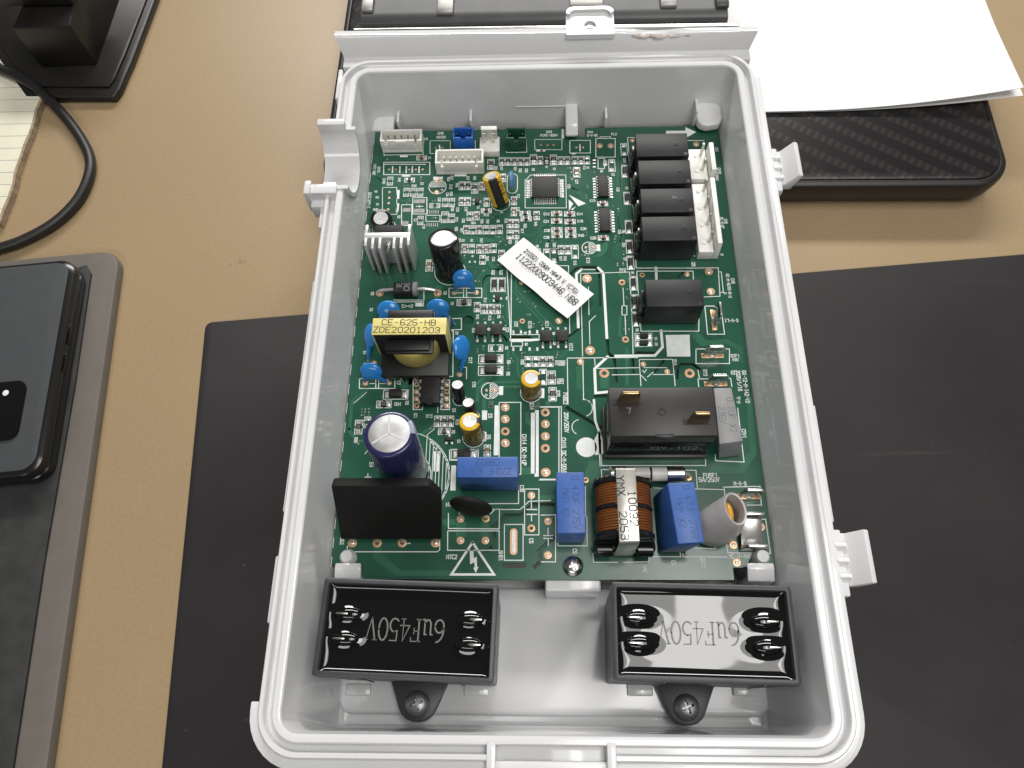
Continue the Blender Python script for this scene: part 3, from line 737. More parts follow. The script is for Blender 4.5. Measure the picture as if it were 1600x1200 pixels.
# ================================================================== power capacitors at the near end
def power_capacitor(top4, zt, label, zpot):
    """top4: pixels of the case's top corners (back-left, back-right, front-right, front-left)"""
    q = [W(p[0], p[1], zt) for p in top4]
    x0, x1 = (q[0].x + q[3].x) / 2, (q[1].x + q[2].x) / 2
    y0, y1 = (q[2].y + q[3].y) / 2, (q[0].y + q[1].y) / 2
    cx, cy = (x0 + x1) / 2, (y0 + y1) / 2
    ang = math.atan2(q[1].y - q[0].y + q[2].y - q[3].y, q[1].x - q[0].x + q[2].x - q[3].x)
    g = empty('power_capacitor', (cx, cy, 21.6))
    hx, hy = (x1 - x0) / 2, (y1 - y0) / 2
    def L(x, y, z):
        return Vector((cx + x * math.cos(ang) - y * math.sin(ang), cy + x * math.sin(ang) + y * math.cos(ang), z))
    def R(ins, z, r): return [L(x, y, z) for x, y in rrect(-hx + ins, hx - ins, -hy + ins, hy - ins, r, 4)]
    MB().rings([R(2.0, 21.6, 1.0), R(0.9, 22.4, 1.2), R(0.2, zt - 5, 1.2), R(-0.1, zt - 4.4, 1.2), R(0, zt - 0.2, 1.0), R(0.25, zt, 1.0), R(1.3, zt, 0.6), R(1.5, zt - 0.3, 0.6), R(1.6, zt - 5, 0.6)]).build('case', M['greydark'], g, smooth=40)
    # potting: meniscus up the walls and a mound round each terminal
    nx, ny = 90, 52; vs = []
    ix, iy = hx - 1.58, hy - 1.58
    terms = [(-hx + 7.6, 3.6), (-hx + 7.6, -3.2), (hx - 7.6, 3.4), (hx - 7.6, -3.4)]
    rnd = random.Random(int(cx * 10))
    for j in range(ny + 1):
        for i in range(nx + 1):
            x = -ix + 2 * ix * i / nx; y = -iy + 2 * iy * j / ny
            e = min(ix - abs(x), iy - abs(y))
            z = zpot + 0.95 * math.exp(-e / 0.9) + 0.12 * math.sin(x * 0.11 + 1.0 + y * .05) * math.sin(y * 0.17 + .4)
            for tx_, ty_ in terms:
                dx = (x - tx_) / 4.6; dy = (y - ty_) / 2.4
                z += 1.15 * math.exp(-(dx * dx + dy * dy) ** 1.3)
            vs.append(L(x, y, z))
    n1 = nx + 1
    mbp = MB().add(vs, [(j * n1 + i, j * n1 + i + 1, (j + 1) * n1 + i + 1, (j + 1) * n1 + i) for j in range(ny) for i in range(nx)])
    mbp.build('potting', M['epoxy'], g, smooth=180, label='glossy black potting resin')
    for tx_, ty_ in terms:
        s_ = -1 if tx_ < 0 else 1
        mbt = MB(); tx0 = tx_; tx_ = tx_ + 1.6 * s_
        mbt.ext([L(tx_ - 2.0, ty_ - 0.25, zpot + 0.2), L(tx_ - 2.0, ty_ - 0.25, zpot + 2.0), L(tx_ - 1.4, ty_ - 0.25, zpot + 2.6), L(tx_ + 1.8, ty_ - 0.25, zpot + 2.6), L(tx_ + 2.0, ty_ - 0.25, zpot + 0.2)], (L(0, 0.5, 0) - L(0, 0, 0)))
        mbt.build('terminal', M['steel'], g, bevel=0.08)
        MB().ball(L(tx0, ty_, zpot + 0.9), 4.0, 1.9, 1.35, 24, 14).build('terminal_bead', M['epoxy'], g)
    # upside-down laser marking with serifs
    mk = MB(); th = 0.44
    def line(pts, w=th):
        mk.stroke([L(-px, -py, zpot + 0.16) for px, py in pts], w)
    def ell(cx_, cy_, rx, ry, a0=0, a1=360, n=22, w=th):
        line([(cx_ + rx * math.cos(math.radians(a0 + (a1 - a0) * k / n)), cy_ + ry * math.sin(math.radians(a0 + (a1 - a0) * k / n))) for k in range(n + 1)], w)
    H2 = 3.1
    x = -10.2
    ell(x + 1.3, -1.3, 1.25, 1.75); ell(x + 2.2, -0.6, 2.15, 3.6, 95, 185); x += 3.3                       # 6
    line([(x, 1.0), (x + .5, 1.0), (x + .5, -2.0), (x + 0.9, -2.9), (x + 1.6, -2.9), (x + 2.1, -2.2)]); line([(x + 1.7, 1.0), (x + 2.2, 1.0), (x + 2.2, -3.0), (x + 2.7, -3.0)]); x += 3.3   # u
    line([(x, -3.0), (x + 1.3, -3.0)], .25); line([(x + .6, -3.0), (x + .6, 3.0)]); line([(x, 3.0), (x + 2.7, 3.0), (x + 2.7, 2.0)], .25); line([(x + .6, 0.2), (x + 1.9, 0.2)], .25); line([(x + 1.9, 1.0), (x + 1.9, -0.6)], .25); x += 3.2   # F
    line([(x + 1.8, -3.0), (x + 1.8, 3.0), (x, -1.2), (x + 2.7, -1.2)], .3); line([(x + 1.2, -3.0), (x + 2.4, -3.0)], .25); x += 3.2        # 4
    line([(x + 2.3, 3.0), (x + .4, 3.0), (x + .3, 0.3), (x + 1.2, 0.7)], .32); ell(x + 1.1, -1.2, 1.3, 1.8, 90, -140); x += 3.1       # 5
    ell(x + 1.25, 0, 1.25, 3.0); x += 3.2                                                           # 0
    line([(x + .2, 3.0), (x + 1.5, -3.0)]); line([(x + 1.5, -3.0), (x + 2.7, 3.0)], .24); line([(x - .3, 3.0), (x + .8, 3.0)], .24); line([(x + 2.2, 3.0), (x + 3.2, 3.0)], .24)   # V
    stuff(mk.build('printed_marking', M['etch'], g, smooth=0))
    # screw lug on the near side
    lz0, lz1 = 21.6, 25.5
    lc = L(0, -hy - 8.2, 0)
    lug = [L(-9.0, -hy + 1.2, 0), L(-6.0, -hy - 6.0, 0), L(-4.9, -hy - 8.3, 0), L(-3.0, -hy - 9.8, 0), L(-1.0, -hy - 10.4, 0), L(1.0, -hy - 10.4, 0), L(3.0, -hy - 9.8, 0), L(4.9, -hy - 8.3, 0), L(6.0, -hy - 6.0, 0), L(9.0, -hy + 1.2, 0)]
    MB().prism([v.to_2d() for v in lug], lz0, lz1).build('screw_lug', M['greydark'], g, bevel=0.4)
    for xx in (-hx * 0.45, hx * 0.62):
        for yy in (hy, -hy):
            v = L(xx, yy, 0); s2 = 1 if yy > 0 else -1
            MB().box(v.x - 0.25, v.x + 0.25, min(v.y, v.y + s2 * 0.25), max(v.y, v.y + s2 * 0.25), 40, zt - 0.6).build('case_rib', M['greydark'], g)
    tag(g, label, 'capacitor')
    return L(0, -hy - 5.3, lz1)
def screw(c, r, label, dome=0.45, m='screw'):
    g = empty('screw', c)
    c = Vector(c)
    hd = MB().lathe(c, UP, [(r * 0.94, 0.0), (r, r * 0.12), (r * 0.98, r * 0.25), (r * 0.84, r * 0.45), (r * 0.55, r * 0.60), (r * 0.2, r * 0.66), (r * 0.02, r * 0.67)], 32)
    ho = hd.build('head', M[m], g, loc=c)
    k = MB()
    a = 0.35
    for t in (a, a + math.pi / 2):
        u = Vector((math.cos(t), math.sin(t), 0)); w = Vector((-math.sin(t), math.cos(t), 0))
        lo = r * 0.62; b = r * 0.15
        k.hexa([c + u * (-lo * .62) - w * b * .5 + UP * r * .22, c + u * lo * .62 - w * b * .5 + UP * r * .22, c + u * lo * .62 + w * b * .5 + UP * r * .22, c - u * lo * .62 + w * b * .5 + UP * r * .22],
               [c - u * lo - w * b + UP * r * .9, c + u * lo - w * b + UP * r * .9, c + u * lo + w * b + UP * r * .9, c - u * lo + w * b + UP * r * .9])
        boolean(ho, k.mesh('cutter', M['black'], loc=(0, 0, 0))); k = MB()
    ho.data.shade_smooth(); ho.data.set_sharp_from_angle(angle=math.radians(40))
    MB().lathe(c + Vector((0, 0, -4)), UP, [(r * 0.45, 0), (r * 0.45, 4)], 16).build('shank', M[m], g)
    return tag(g, label, 'screw', 'cross-head screws')
s1 = power_capacitor([(504.5, 904), (777, 910), (773, 1071), (489.5, 1054)], 58.0, 'black potted power capacitor with dark unlit resin, nearer the phone', 55.2)
s2 = power_capacitor([(957.5, 908), (1238.6, 916), (1250, 1071), (956, 1064)], 59.5, 'black potted power capacitor mirroring a bright ceiling light, nearer the latch', 56.7)
screw(s1, 3.9, 'grey cross-head screw fixing the capacitor nearer the phone')
screw(s2, 3.9, 'grey cross-head screw fixing the capacitor nearer the latch')

# ================================================================== the circuit board
pcb = empty('circuit_board', (0, 17, ZP - 1.6))
tag(pcb, 'green circuit board crowded with components inside the white box', 'circuit board')
X0, X1, Y0, Y1 = -69.0, 69.2, -72.6, 106.6
nx_ = B(1146, 895).x; ny_ = B(1146, 893).y
outline = [(X0, Y0 + 4.5), (X0 + 9.5, Y0 + 4.5), (X0 + 9.5, Y0), (nx_, Y0), (nx_, ny_ + 1.2), (X1, ny_ + 1.2), (X1, Y1), (X0, Y1)]
hkx0, hkx1 = B(904, 200).x, B(914, 200).x
outline = outline[:-1] + [(hkx1, Y1), (hkx1, Y1 - 4.5), (hkx0, Y1 - 4.5), (hkx0, Y1), (X0, Y1)]
brd = MB().prism(outline, ZP - 1.6, ZP)
sub = brd.build('substrate', [M['mask'], M['edge']], pcb, smooth=0)
for p in sub.data.polygons:
    if abs(p.normal.z) < 0.5: p.material_index = 1
cut = MB()
def slot(pts, w):
    pts = [B(*p) for p in pts]
    for a_, b_ in zip(pts, pts[1:]):
        d = (b_ - a_).normalized(); nn = Vector((-d.y, d.x, 0)) * w / 2; e = d * w * 0.35
        cut.prism([(a_ - e - nn).to_2d(), (b_ + e - nn).to_2d(), (b_ + e + nn).to_2d(), (a_ - e + nn).to_2d()], ZP - 2.5, ZP + 1)
    for p in pts: pass
def bore(px, py, r):
    c = B(px, py); cut.cyl((c.x, c.y, ZP - 2.6), (c.x, c.y, ZP + 1.1), r, n=24)
slots = [([T4(214, 128), T4(252, 82), T4(300, 72), T4(378, 72), T4(404, 110), T4(410, 325)], 1.0), ([T4(205, 530), T4(290, 465)], 0.9), ([T4(458, 545), T4(462, 630), T4(505, 680), T4(518, 825)], 1.1), ([T4(628, 775), T4(625, 665), T4(660, 635), T4(775, 638)], 1.1),
         ([T4(918, 805), T4(920, 735), T4(945, 712), T4(1020, 712), T4(1065, 745)], 1.0), ([T4(770, 765), T4(828, 690)], 0.9), ([T4(925, 140), T4(965, 95)], 0.9),
         ([T6(185, 148), T6(390, 270)], 1.3), ([T6(360, 75), T6(450, 75)], 1.3), ([T5(1165, 935), T5(1165, 870), T5(1245, 795), T5(1345, 795), T5(1425, 722), T5(1560, 722)], 1.3), ([T5(1440, 1140), T5(1470, 1110), T5(1470, 1030), T5(1560, 945)], 1.3), ([T5(1118, 1035), T5(1145, 1010)], 1.0), ([T5(1235, 1132), T5(1370, 1128)], 1.6),
         ([Z6(660, 1040), Z6(720, 1120)], 0.9), ([Z6(800, 1068), Z6(1080, 1068)], 0.9)]
for s_, w_ in slots: 
    cut = MB(); slot(s_, w_)
    # each bend of a slot is cut on its own
    vs_, fs_ = cut.V, cut.F
    nseg = len(s_) - 1
    for k in range(nseg):
        c1 = MB(); c1.V = vs_[k * 8:(k + 1) * 8]; c1.F = [[i - k * 8 for i in f] for f in fs_[k * 6:(k + 1) * 6]]; c1.M = [1] * 6
        boolean(sub, c1.mesh('cutter', [M['mask'], M['edge']]))
cut = MB(); bore(731.5, 500, 2.0); bore(543.5, 874, 2.4); bore(1183, 880, 2.6)
boolean(sub, cut.mesh('cutter', [M['mask'], M['silkedge']]))

MB().box(X0 + 1, X1 - 1, Y0 + 6, Y1 - 6, ZP - 2.3, ZP - 1.65).build('slot_shade_sheet', M['mask'], pcb)  # sheet added under the board, its dark green stands in for shade in the slots
silk = MB(); trace = MB(); pads = MB(); vias = MB()
ZS, ZT, ZPd = ZP + 0.06, ZP + 0.025, ZP + 0.045
def BL(pts, z): return [Vector((B(*p).x, B(*p).y, z)) for p in pts]
def sl(pts, w=0.24, T=None, close=False):
    if T: pts = [T(*p) for p in pts]
    if close: pts = pts + [pts[0]]
    silk.stroke(BL(pts, ZS), w)
def srect(T, x0, y0, x1, y1, w=0.24):
    sl([(x0, y0), (x1, y0), (x1, y1), (x0, y1)], w, T, True)
def sfill(T, pts):
    silk.flat([(v.x, v.y) for v in BL([T(*p) for p in pts], ZS)], ZS)
def scirc(c, r, a0=0, a1=360, w=0.24, z=ZS, n=36):
    silk.stroke([Vector((c.x + r * math.cos(math.radians(a0 + (a1 - a0) * i / n)), c.y + r * math.sin(math.radians(a0 + (a1 - a0) * i / n)), z)) for i in range(n + 1)], w)
DIR = {0: ((1, 0, 0), (0, 1, 0)), -90: ((0, -1, 0), (1, 0, 0)), 90: ((0, 1, 0), (-1, 0, 0)), 180: ((-1, 0, 0), (0, -1, 0))}
def st_(T, x, y, s, h=1.5, d=0, th=0.16):
    c = B(*T(x, y)); u, v = DIR[d]
    text(silk, s, (c.x, c.y, ZS), u, v, h * 0.66, wr=0.5, th=0.20, center=True)
def tr_(T, pts, w):
    trace.stroke(BL([T(*p) for p in pts], ZT), w)
def tfill(T, pts):
    trace.flat([(v.x, v.y) for v in BL([T(*p) for p in pts], ZT)], ZT)

# --- chip parts: size -> (outline w, l, pad w, pad l, pad pitch, body w, l, h)
SIZES = {'S': (2.05, 3.9, 1.35, 1.15, 2.35, 1.25, 2.2, 0.55), 'M': (2.5, 5.0, 1.75, 1.25, 3.1, 1.65, 3.1, 0.65), 'D': (2.45, 5.9, 1.55, 1.45, 3.9, 1.5, 3.0, 1.05), 'X': (9.6, 4.0, 0, 0, 0, 0, 0, 0)}
CHIP = {}
def chip_mesh(kind, size):
    k = (kind, size)
    if k in CHIP: return CHIP[k]
    ow, ol, pw, pl, pp_, bw, bl_, bh = SIZES[size]
    mb = MB(); e = bl_ * 0.20
    if kind == 'r':
        mb.box(-bw / 2, bw / 2, -bl_ / 2, bl_ / 2, 0.05, bh, 1)
        mb.box(-bw / 2 - .02, bw / 2 + .02, -bl_ / 2 + e, bl_ / 2 - e, 0.04, bh + 0.03, 0)
        mb.box(-bw * .30, bw * .30, -bl_ * .16, bl_ * .16, bh + .03, bh + .04, 2)
        mb.box(-bw * .20, bw * .20, -bl_ * .11, bl_ * .11, bh + .04, bh + .05, 0)
        me = mb.mesh('chip_resistor', [M['ic'], M['solder'], M['greycap']], smooth=0)
    elif kind == 'c':
        mb.box(-bw / 2, bw / 2, -bl_ / 2, bl_ / 2, 0.05, bh + .35, 1)
        mb.box(-bw / 2 - .02, bw / 2 + .02, -bl_ / 2 + e * .9, bl_ / 2 - e * .9, 0.04, bh + 0.38, 0)
        me = mb.mesh('chip_capacitor', [M['brown'], M['solder']], smooth=0, bevel=0.05, seg=1)
    else:
        mb.box(-bw / 2, bw / 2, -bl_ / 2, bl_ / 2, 0.05, bh, 0)
        mb.box(-bw * .45, bw * .45, bl_ / 2 - .05, bl_ / 2 + .25, 0.05, bh * .8, 1)
        mb.box(-bw * .45, bw * .45, -bl_ / 2 - .25, -bl_ / 2 + .05, 0.05, bh * .8, 1)
        me = mb.mesh('chip_diode', [M['ic'], M['solder']], smooth=0, bevel=0.08, seg=1)
    CHIP[k] = me
    return me
def pad(cx, cy, w, l, h=0.22, m=0):
    i = min(w, l) * 0.22
    pads.hexa([(cx - w / 2, cy - l / 2, ZPd), (cx + w / 2, cy - l / 2, ZPd), (cx + w / 2, cy + l / 2, ZPd), (cx - w / 2, cy + l / 2, ZPd)],
              [(cx - w / 2 + i, cy - l / 2 + i, ZPd + h * .4), (cx + w / 2 - i, cy - l / 2 + i, ZPd + h * .4), (cx + w / 2 - i, cy + l / 2 - i, ZPd + h), (cx - w / 2 + i, cy + l / 2 - i, ZPd + h)], m)
NAMES = {'r': 'chip_resistor', 'c': 'chip_capacitor', 'd': 'chip_diode'}
def chip(T, x, y, kind='r', o='v', size='S'):
    c = B(*T(x, y))
    ow, ol, pw, pl, pp_, bw, bl_, bh = SIZES[size]
    for s_ in (-1, 1):
        if o == 'v': pad(c.x, c.y + s_ * pp_ / 2, pw, pl)
        else: pad(c.x + s_ * pp_ / 2, c.y, pl, pw)
        g_ = 0.38
        pts = [(-ow / 2, s_ * g_), (-ow / 2, s_ * ol / 2), (ow / 2, s_ * ol / 2), (ow / 2, s_ * g_)]
        if size == 'D': pts[0] = (-ow / 2, 0); pts[-1] = (ow / 2, 0)
        silk.stroke([Vector((c.x + (a if o == 'v' else b), c.y + (b if o == 'v' else a), ZS)) for a, b in pts], 0.25)
    if size == 'D':
        a, b = (ow / 2, ol / 2)
        silk.add([(c.x - a, c.y + b - .6, ZS), (c.x + a, c.y + b - .6, ZS), (c.x + a, c.y + b, ZS), (c.x - a, c.y + b, ZS)] if o == 'v' else [(c.x + b - .6, c.y - a, ZS), (c.x + b, c.y - a, ZS), (c.x + b, c.y + a, ZS), (c.x + b - .6, c.y + a, ZS)], [(0, 1, 2, 3)])
    if kind != 'e':
        inst(NAMES[kind], chip_mesh(kind, size), pcb, (c.x, c.y, ZPd + 0.1), (0 if o == 'v' else math.pi / 2) + random.uniform(-.03, .03))
CH = [
 (Z1, 'c h S', (888, 70)), (Z1, 'e v S', (395, 430), (650, 605), (760, 605), (868, 605), (1255, 765), (1360, 765), (1358, 1010), (868, 1045), (325, 1045)), (Z1, 'r h S', (700, 415)), (Z1, 'e h S', (1095, 815)), (Z1, 'e v M', (1250, 995)),
 (Z2, 'r v S', (115, 605), (210, 605), (740, 225), (838, 225), (937, 225), (1035, 225), (1130, 225), (1340, 205), (1440, 205), (760, 480), (115, 850), (212, 850), (505, 860), (1285, 1070)),
 (Z2, 'r v M', (320, 640), (1235, 195), (570, 270)), (Z2, 'c v S', (432, 610), (930, 840), (930, 1010), (345, 1075)), (Z2, 'r h S', (500, 995), (1105, 1035), (1120, 1120)), (Z2, 'e v S', (240, 1080)),
 (Z3, 'r v S', (185, 290), (390, 290), (708, 285), (865, 195), (963, 195), (965, 365), (392, 590), (735, 680), (1030, 680)), (Z3, 'e v S', (285, 290), (495, 290), (600, 290), (865, 365), (270, 585), (610, 580), (440, 760)), (Z3, 'c v S', (160, 585), (500, 590)),
 (Z3, 'e v D', (1180, 690), (1295, 690), (1445, 695), (1555, 695)), (Z6, 'd v D', (522, 248), (640, 248)),
 (Z4, 'r v S', (40, 505), (262, 510), (362, 510), (480, 505), (578, 505)), (Z4, 'r v M', (148, 500)), (Z4, 'e v S', (672, 505)), (Z4, 'c v M', (510, 695)), (Z4, 'e v D', (1250, 335), (1060, 585)), (Z4, 'd v D', (1265, 675), (1300, 1100)),
 (Z5, 'c h S', (198, 140), (400, 145), (198, 255), (408, 265), (200, 395), (415, 395), (205, 480), (928, 520), (916, -15)), (Z5, 'r h S', (420, 480)), (Z5, 'r v S', (265, 705), (372, 705)), (Z5, 'e v D', (485, 735), (155, 800)), (Z5, 'd v D', (1325, 345), (1335, 655), (1350, 905)),
 (T3, 'r h M', (925, 365)), (Z6, 'r v S', (255, 600), (360, 630), (462, 630), (575, 630)),
 (Z7, 'e h M', (345, 240)), (Z7, 'e v S', (850, 450), (968, 450)), (Z7, 'r v S', (1082, 450), (1195, 450)), (Z7, 'e v D', (1085, 690)), (Z7, 'r v M', (1220, 700), (1235, 960)),
 (Z8, 'r h M', (600, 520)), (Z8, 'r v M', (205, 875)), (Z8, 'e v S', (340, 800)), (Z8, 'r v S', (1435, 785), (1540, 785), (1640, 785)), (Z8, 'r h S', (1540, 945)),
 (T4, 'd v D', (628, 180), (638, 300), (645, 415)), (T4, 'd h D', (697, 530), (697, 576)), (T5, 'c v S', (1120, 360)), (T3, 'c v M', (655, 75)),
]
for T, spec, *pts in CH:
    k_, o_, s_ = spec.split()
    for x, y in pts: chip(T, x, y, k_, o_, s_)
# bigger power diodes
def big_diode(T, x, y):
    c = B(*T(x, y)); w, l = 8.6, 3.5
    for s_ in (-1, 1): pad(c.x + s_ * 2.9, c.y, 1.7, 2.3, 0.3)
    silk.stroke([Vector((c.x - w / 2, c.y - l / 2, ZS)), Vector((c.x + w / 2, c.y - l / 2, ZS)), Vector((c.x + w / 2, c.y + l / 2, ZS)), Vector((c.x - w / 2, c.y + l / 2, ZS)), Vector((c.x - w / 2, c.y - l / 2, ZS))], 0.24)
    silk.add([(c.x + w / 2 - .9, c.y - l / 2, ZS), (c.x + w / 2, c.y - l / 2, ZS), (c.x + w / 2, c.y + l / 2, ZS), (c.x + w / 2 - .9, c.y + l / 2, ZS)], [(0, 1, 2, 3)])
    mb = MB().box(c.x - 2.1, c.x + 2.1, c.y - 1.35, c.y + 1.35, ZP + .15, ZP + 2.1)
    mb.build('power_diode', M['ic'], pcb, bevel=0.15)
for T, x, y in ((Z7, 270, 415), (Z7, 268, 595), (Z8, 785, 365), (T5, 965, 385)): big_diode(T, x, y)
# small three-legged transistors
def transistor(T, x, y, bw=11, bh=11, body=True, side=False):
    c = B(*T(x, y))
    for dx, dy in (((-.95, -1.25), (.95, -1.25), (0, 1.25)) if not side else ((-1.3, -.9), (-1.3, .9), (1.3, 0))): pad(c.x + dx, c.y + dy, .8, .95, .2)
    if body: MB().box(c.x - (1.45 if not side else .7), c.x + (1.45 if not side else .7), c.y - (.7 if not side else 1.45), c.y + (.7 if not side else 1.45), ZP + .2, ZP + 1.1).build('transistor', M['ic'], pcb, bevel=0.1)
transistor(Z3, 865, 665); transistor(Z2, 355, 850, side=True); transistor(Z3, 280, 745, body=False); transistor(Z6, 572, 462, side=True); transistor(T5, 865, 285)
for T, x, y, w, l in ((Z1, 855, 745, 4.2, 1.8), (Z1, 850, 893, 4.2, 1.8), (Z1, 655, 880, 2.9, 1.8), (Z1, 630, 1085, 2.6, 1.8), (Z4, 785, 505, 1.3, .45), (Z4, 785, 555, 1.3, .45), (Z4, 785, 610, 1.3, .45), (Z4, 955, 545, 1.5, 2.6)):
    c = B(*T(x, y)); pad(c.x, c.y, w, l, .25)
for k in range(6):
    for y, in ((910,), (1112,)):
        c = B(*Z1(982 + k * 33 - (y > 1000) * 8, y)); pad(c.x, c.y, .4, 1.7, .15)
# opto-couplers with four legs
def opto(T, x, y, body=True):
    c = B(*T(x, y))
    for dx in (-1.35, 1.35):
        for dy in (-3.4, 3.4): pad(c.x + dx, c.y + dy, .95, 1.4, .25)
    if body:
        g = empty('opto_coupler', (c.x, c.y, ZP), pcb)
        MB().box(c.x - 2.0, c.x + 2.0, c.y - 2.15, c.y + 2.15, ZP + .2, ZP + 2.1).build('package', M['ic'], g, bevel=0.2)
        for dx in (-1.35, 1.35):
            for s_ in (-1, 1):
                MB().ext([(c.x + dx - .25, c.y + s_ * 2.1, ZP + 1.1), (c.x + dx - .25, c.y + s_ * 2.6, ZP + 1.1), (c.x + dx - .25, c.y + s_ * 3.0, ZP + .3), (c.x + dx - .25, c.y + s_ * 3.5, ZP + .3), (c.x + dx - .25, c.y + s_ * 3.5, ZP + .12), (c.x + dx - .25, c.y + s_ * 2.8, ZP + .12), (c.x + dx - .25, c.y + s_ * 2.5, ZP + .9), (c.x + dx - .25, c.y + s_ * 2.1, ZP + .9)], (.5, 0, 0)).build('leg', M['solder'], g, smooth=0)
for x, y in ((320, 985), (560, 980)): opto(Z6, x, y)
for x, y in ((1140, 80), (1380, 75)): opto(Z7, x, y)
opto(Z7, 680, 120, False); opto(Z7, 935, 120, False)
# SOP ICs
def sop(T, x, y, n=8, label=None):
    c = B(*T(x, y)); g = empty('driver_chip', (c.x, c.y, ZP), pcb)
    MB().box(c.x - 2.0, c.x + 2.0, c.y - 5.1, c.y + 5.1, ZP + .15, ZP + 1.75).build('package', M['ic'], g, bevel=0.25)
    for k in range(n):
        yy = c.y + (k - (n - 1) / 2) * 1.27
        for s_ in (-1, 1):
            pad(c.x + s_ * 3.15, yy, 1.3, .62, .18)
            MB().ext([(c.x + s_ * 1.95, yy - .2, ZP + 1.0), (c.x + s_ * 2.4, yy - .2, ZP + 1.0), (c.x + s_ * 2.7, yy - .2, ZP + .3), (c.x + s_ * 3.2, yy - .2, ZP + .3), (c.x + s_ * 3.2, yy - .2, ZP + .15), (c.x + s_ * 2.6, yy - .2, ZP + .15), (c.x + s_ * 2.3, yy - .2, ZP + .82), (c.x + s_ * 1.95, yy - .2, ZP + .82)], (0, .4, 0)).build('leg', M['solder'], g, smooth=0)
sop(Z4, 918, 935); sop(Z5, 945, 265)
# QFP microcontroller
c = B(*T2(45, 590)); c = B((830 + 873) / 2, (276 + 314) / 2); g = empty('microcontroller', (c.x, c.y, ZP), pcb)
hw = 5.0
MB().box(c.x - hw, c.x + hw, c.y - hw, c.y + hw, ZP + .15, ZP + 1.55).build('package', M['ic'], g, bevel=0.3)
c8 = (c.x + 3.3, c.y + 2.6, ZP + 1.56)
MB().lathe(c8, UP, [(.75, 0), (.75, .02)], 16).build('pin_dimple', M['black'], g)
legm = MB().ext([(-.15, 0, 1.0), (-.15, .5, 1.0), (-.15, .8, .3), (-.15, 1.5, .3), (-.15, 1.5, .15), (-.15, .7, .15), (-.15, .4, .85), (-.15, 0, .85)], (.3, 0, 0)).mesh('leg', M['solder'], smooth=0)
for k in range(11):
    t = (k - 5) * 0.8
    for a in range(4):
        d = Vector((math.cos(a * math.pi / 2 + math.pi / 2), math.sin(a * math.pi / 2 + math.pi / 2), 0)); e = Vector((d.y, -d.x, 0))
        p = c + d * (hw - .05) + e * t
        inst('leg', legm, g, (p.x, p.y, ZP), a * math.pi / 2)
        q_ = c + d * (hw + 1.6) + e * t
        pad(q_.x, q_.y, .45 if a % 2 == 0 else 1.5, 1.5 if a % 2 == 0 else .45, .14)
sl([(822, 281), (829, 273.5), (884, 273.5), (885, 325), (820.5, 325), (820.5, 281), (822, 281)], .24)
# DIP controller
c = B(675, 616); g = empty('dip_controller', (c.x, c.y, ZP), pcb)
MB().box(c.x - 3.3, c.x + 3.3, c.y - 4.9, c.y + 4.9, ZP + .6, ZP + 4.2).build('package', M['ic'], g, bevel=0.3)
MB().lathe((c.x, c.y - 4.3, ZP + 4.2), UP, [(1.3, 0), (1.3, .03)], 20).build('end_notch', M['black'], g)
for k in range(4):
    for s_ in (-1, 1):
        yy = c.y + (k - 1.5) * 2.54
        MB().ext([(c.x + s_ * 3.2, yy - .5, ZP + 2.4), (c.x + s_ * 4.0, yy - .5, ZP + 2.4), (c.x + s_ * 4.35, yy - .5, ZP + 2.0), (c.x + s_ * 4.5, yy - .5, ZP + .05), (c.x + s_ * 4.2, yy - .5, ZP + .05), (c.x + s_ * 3.9, yy - .5, ZP + 1.9), (c.x + s_ * 3.2, yy - .5, ZP + 2.1)], (0, 1.0, 0)).build('leg', M['solder'], g, smooth=0)

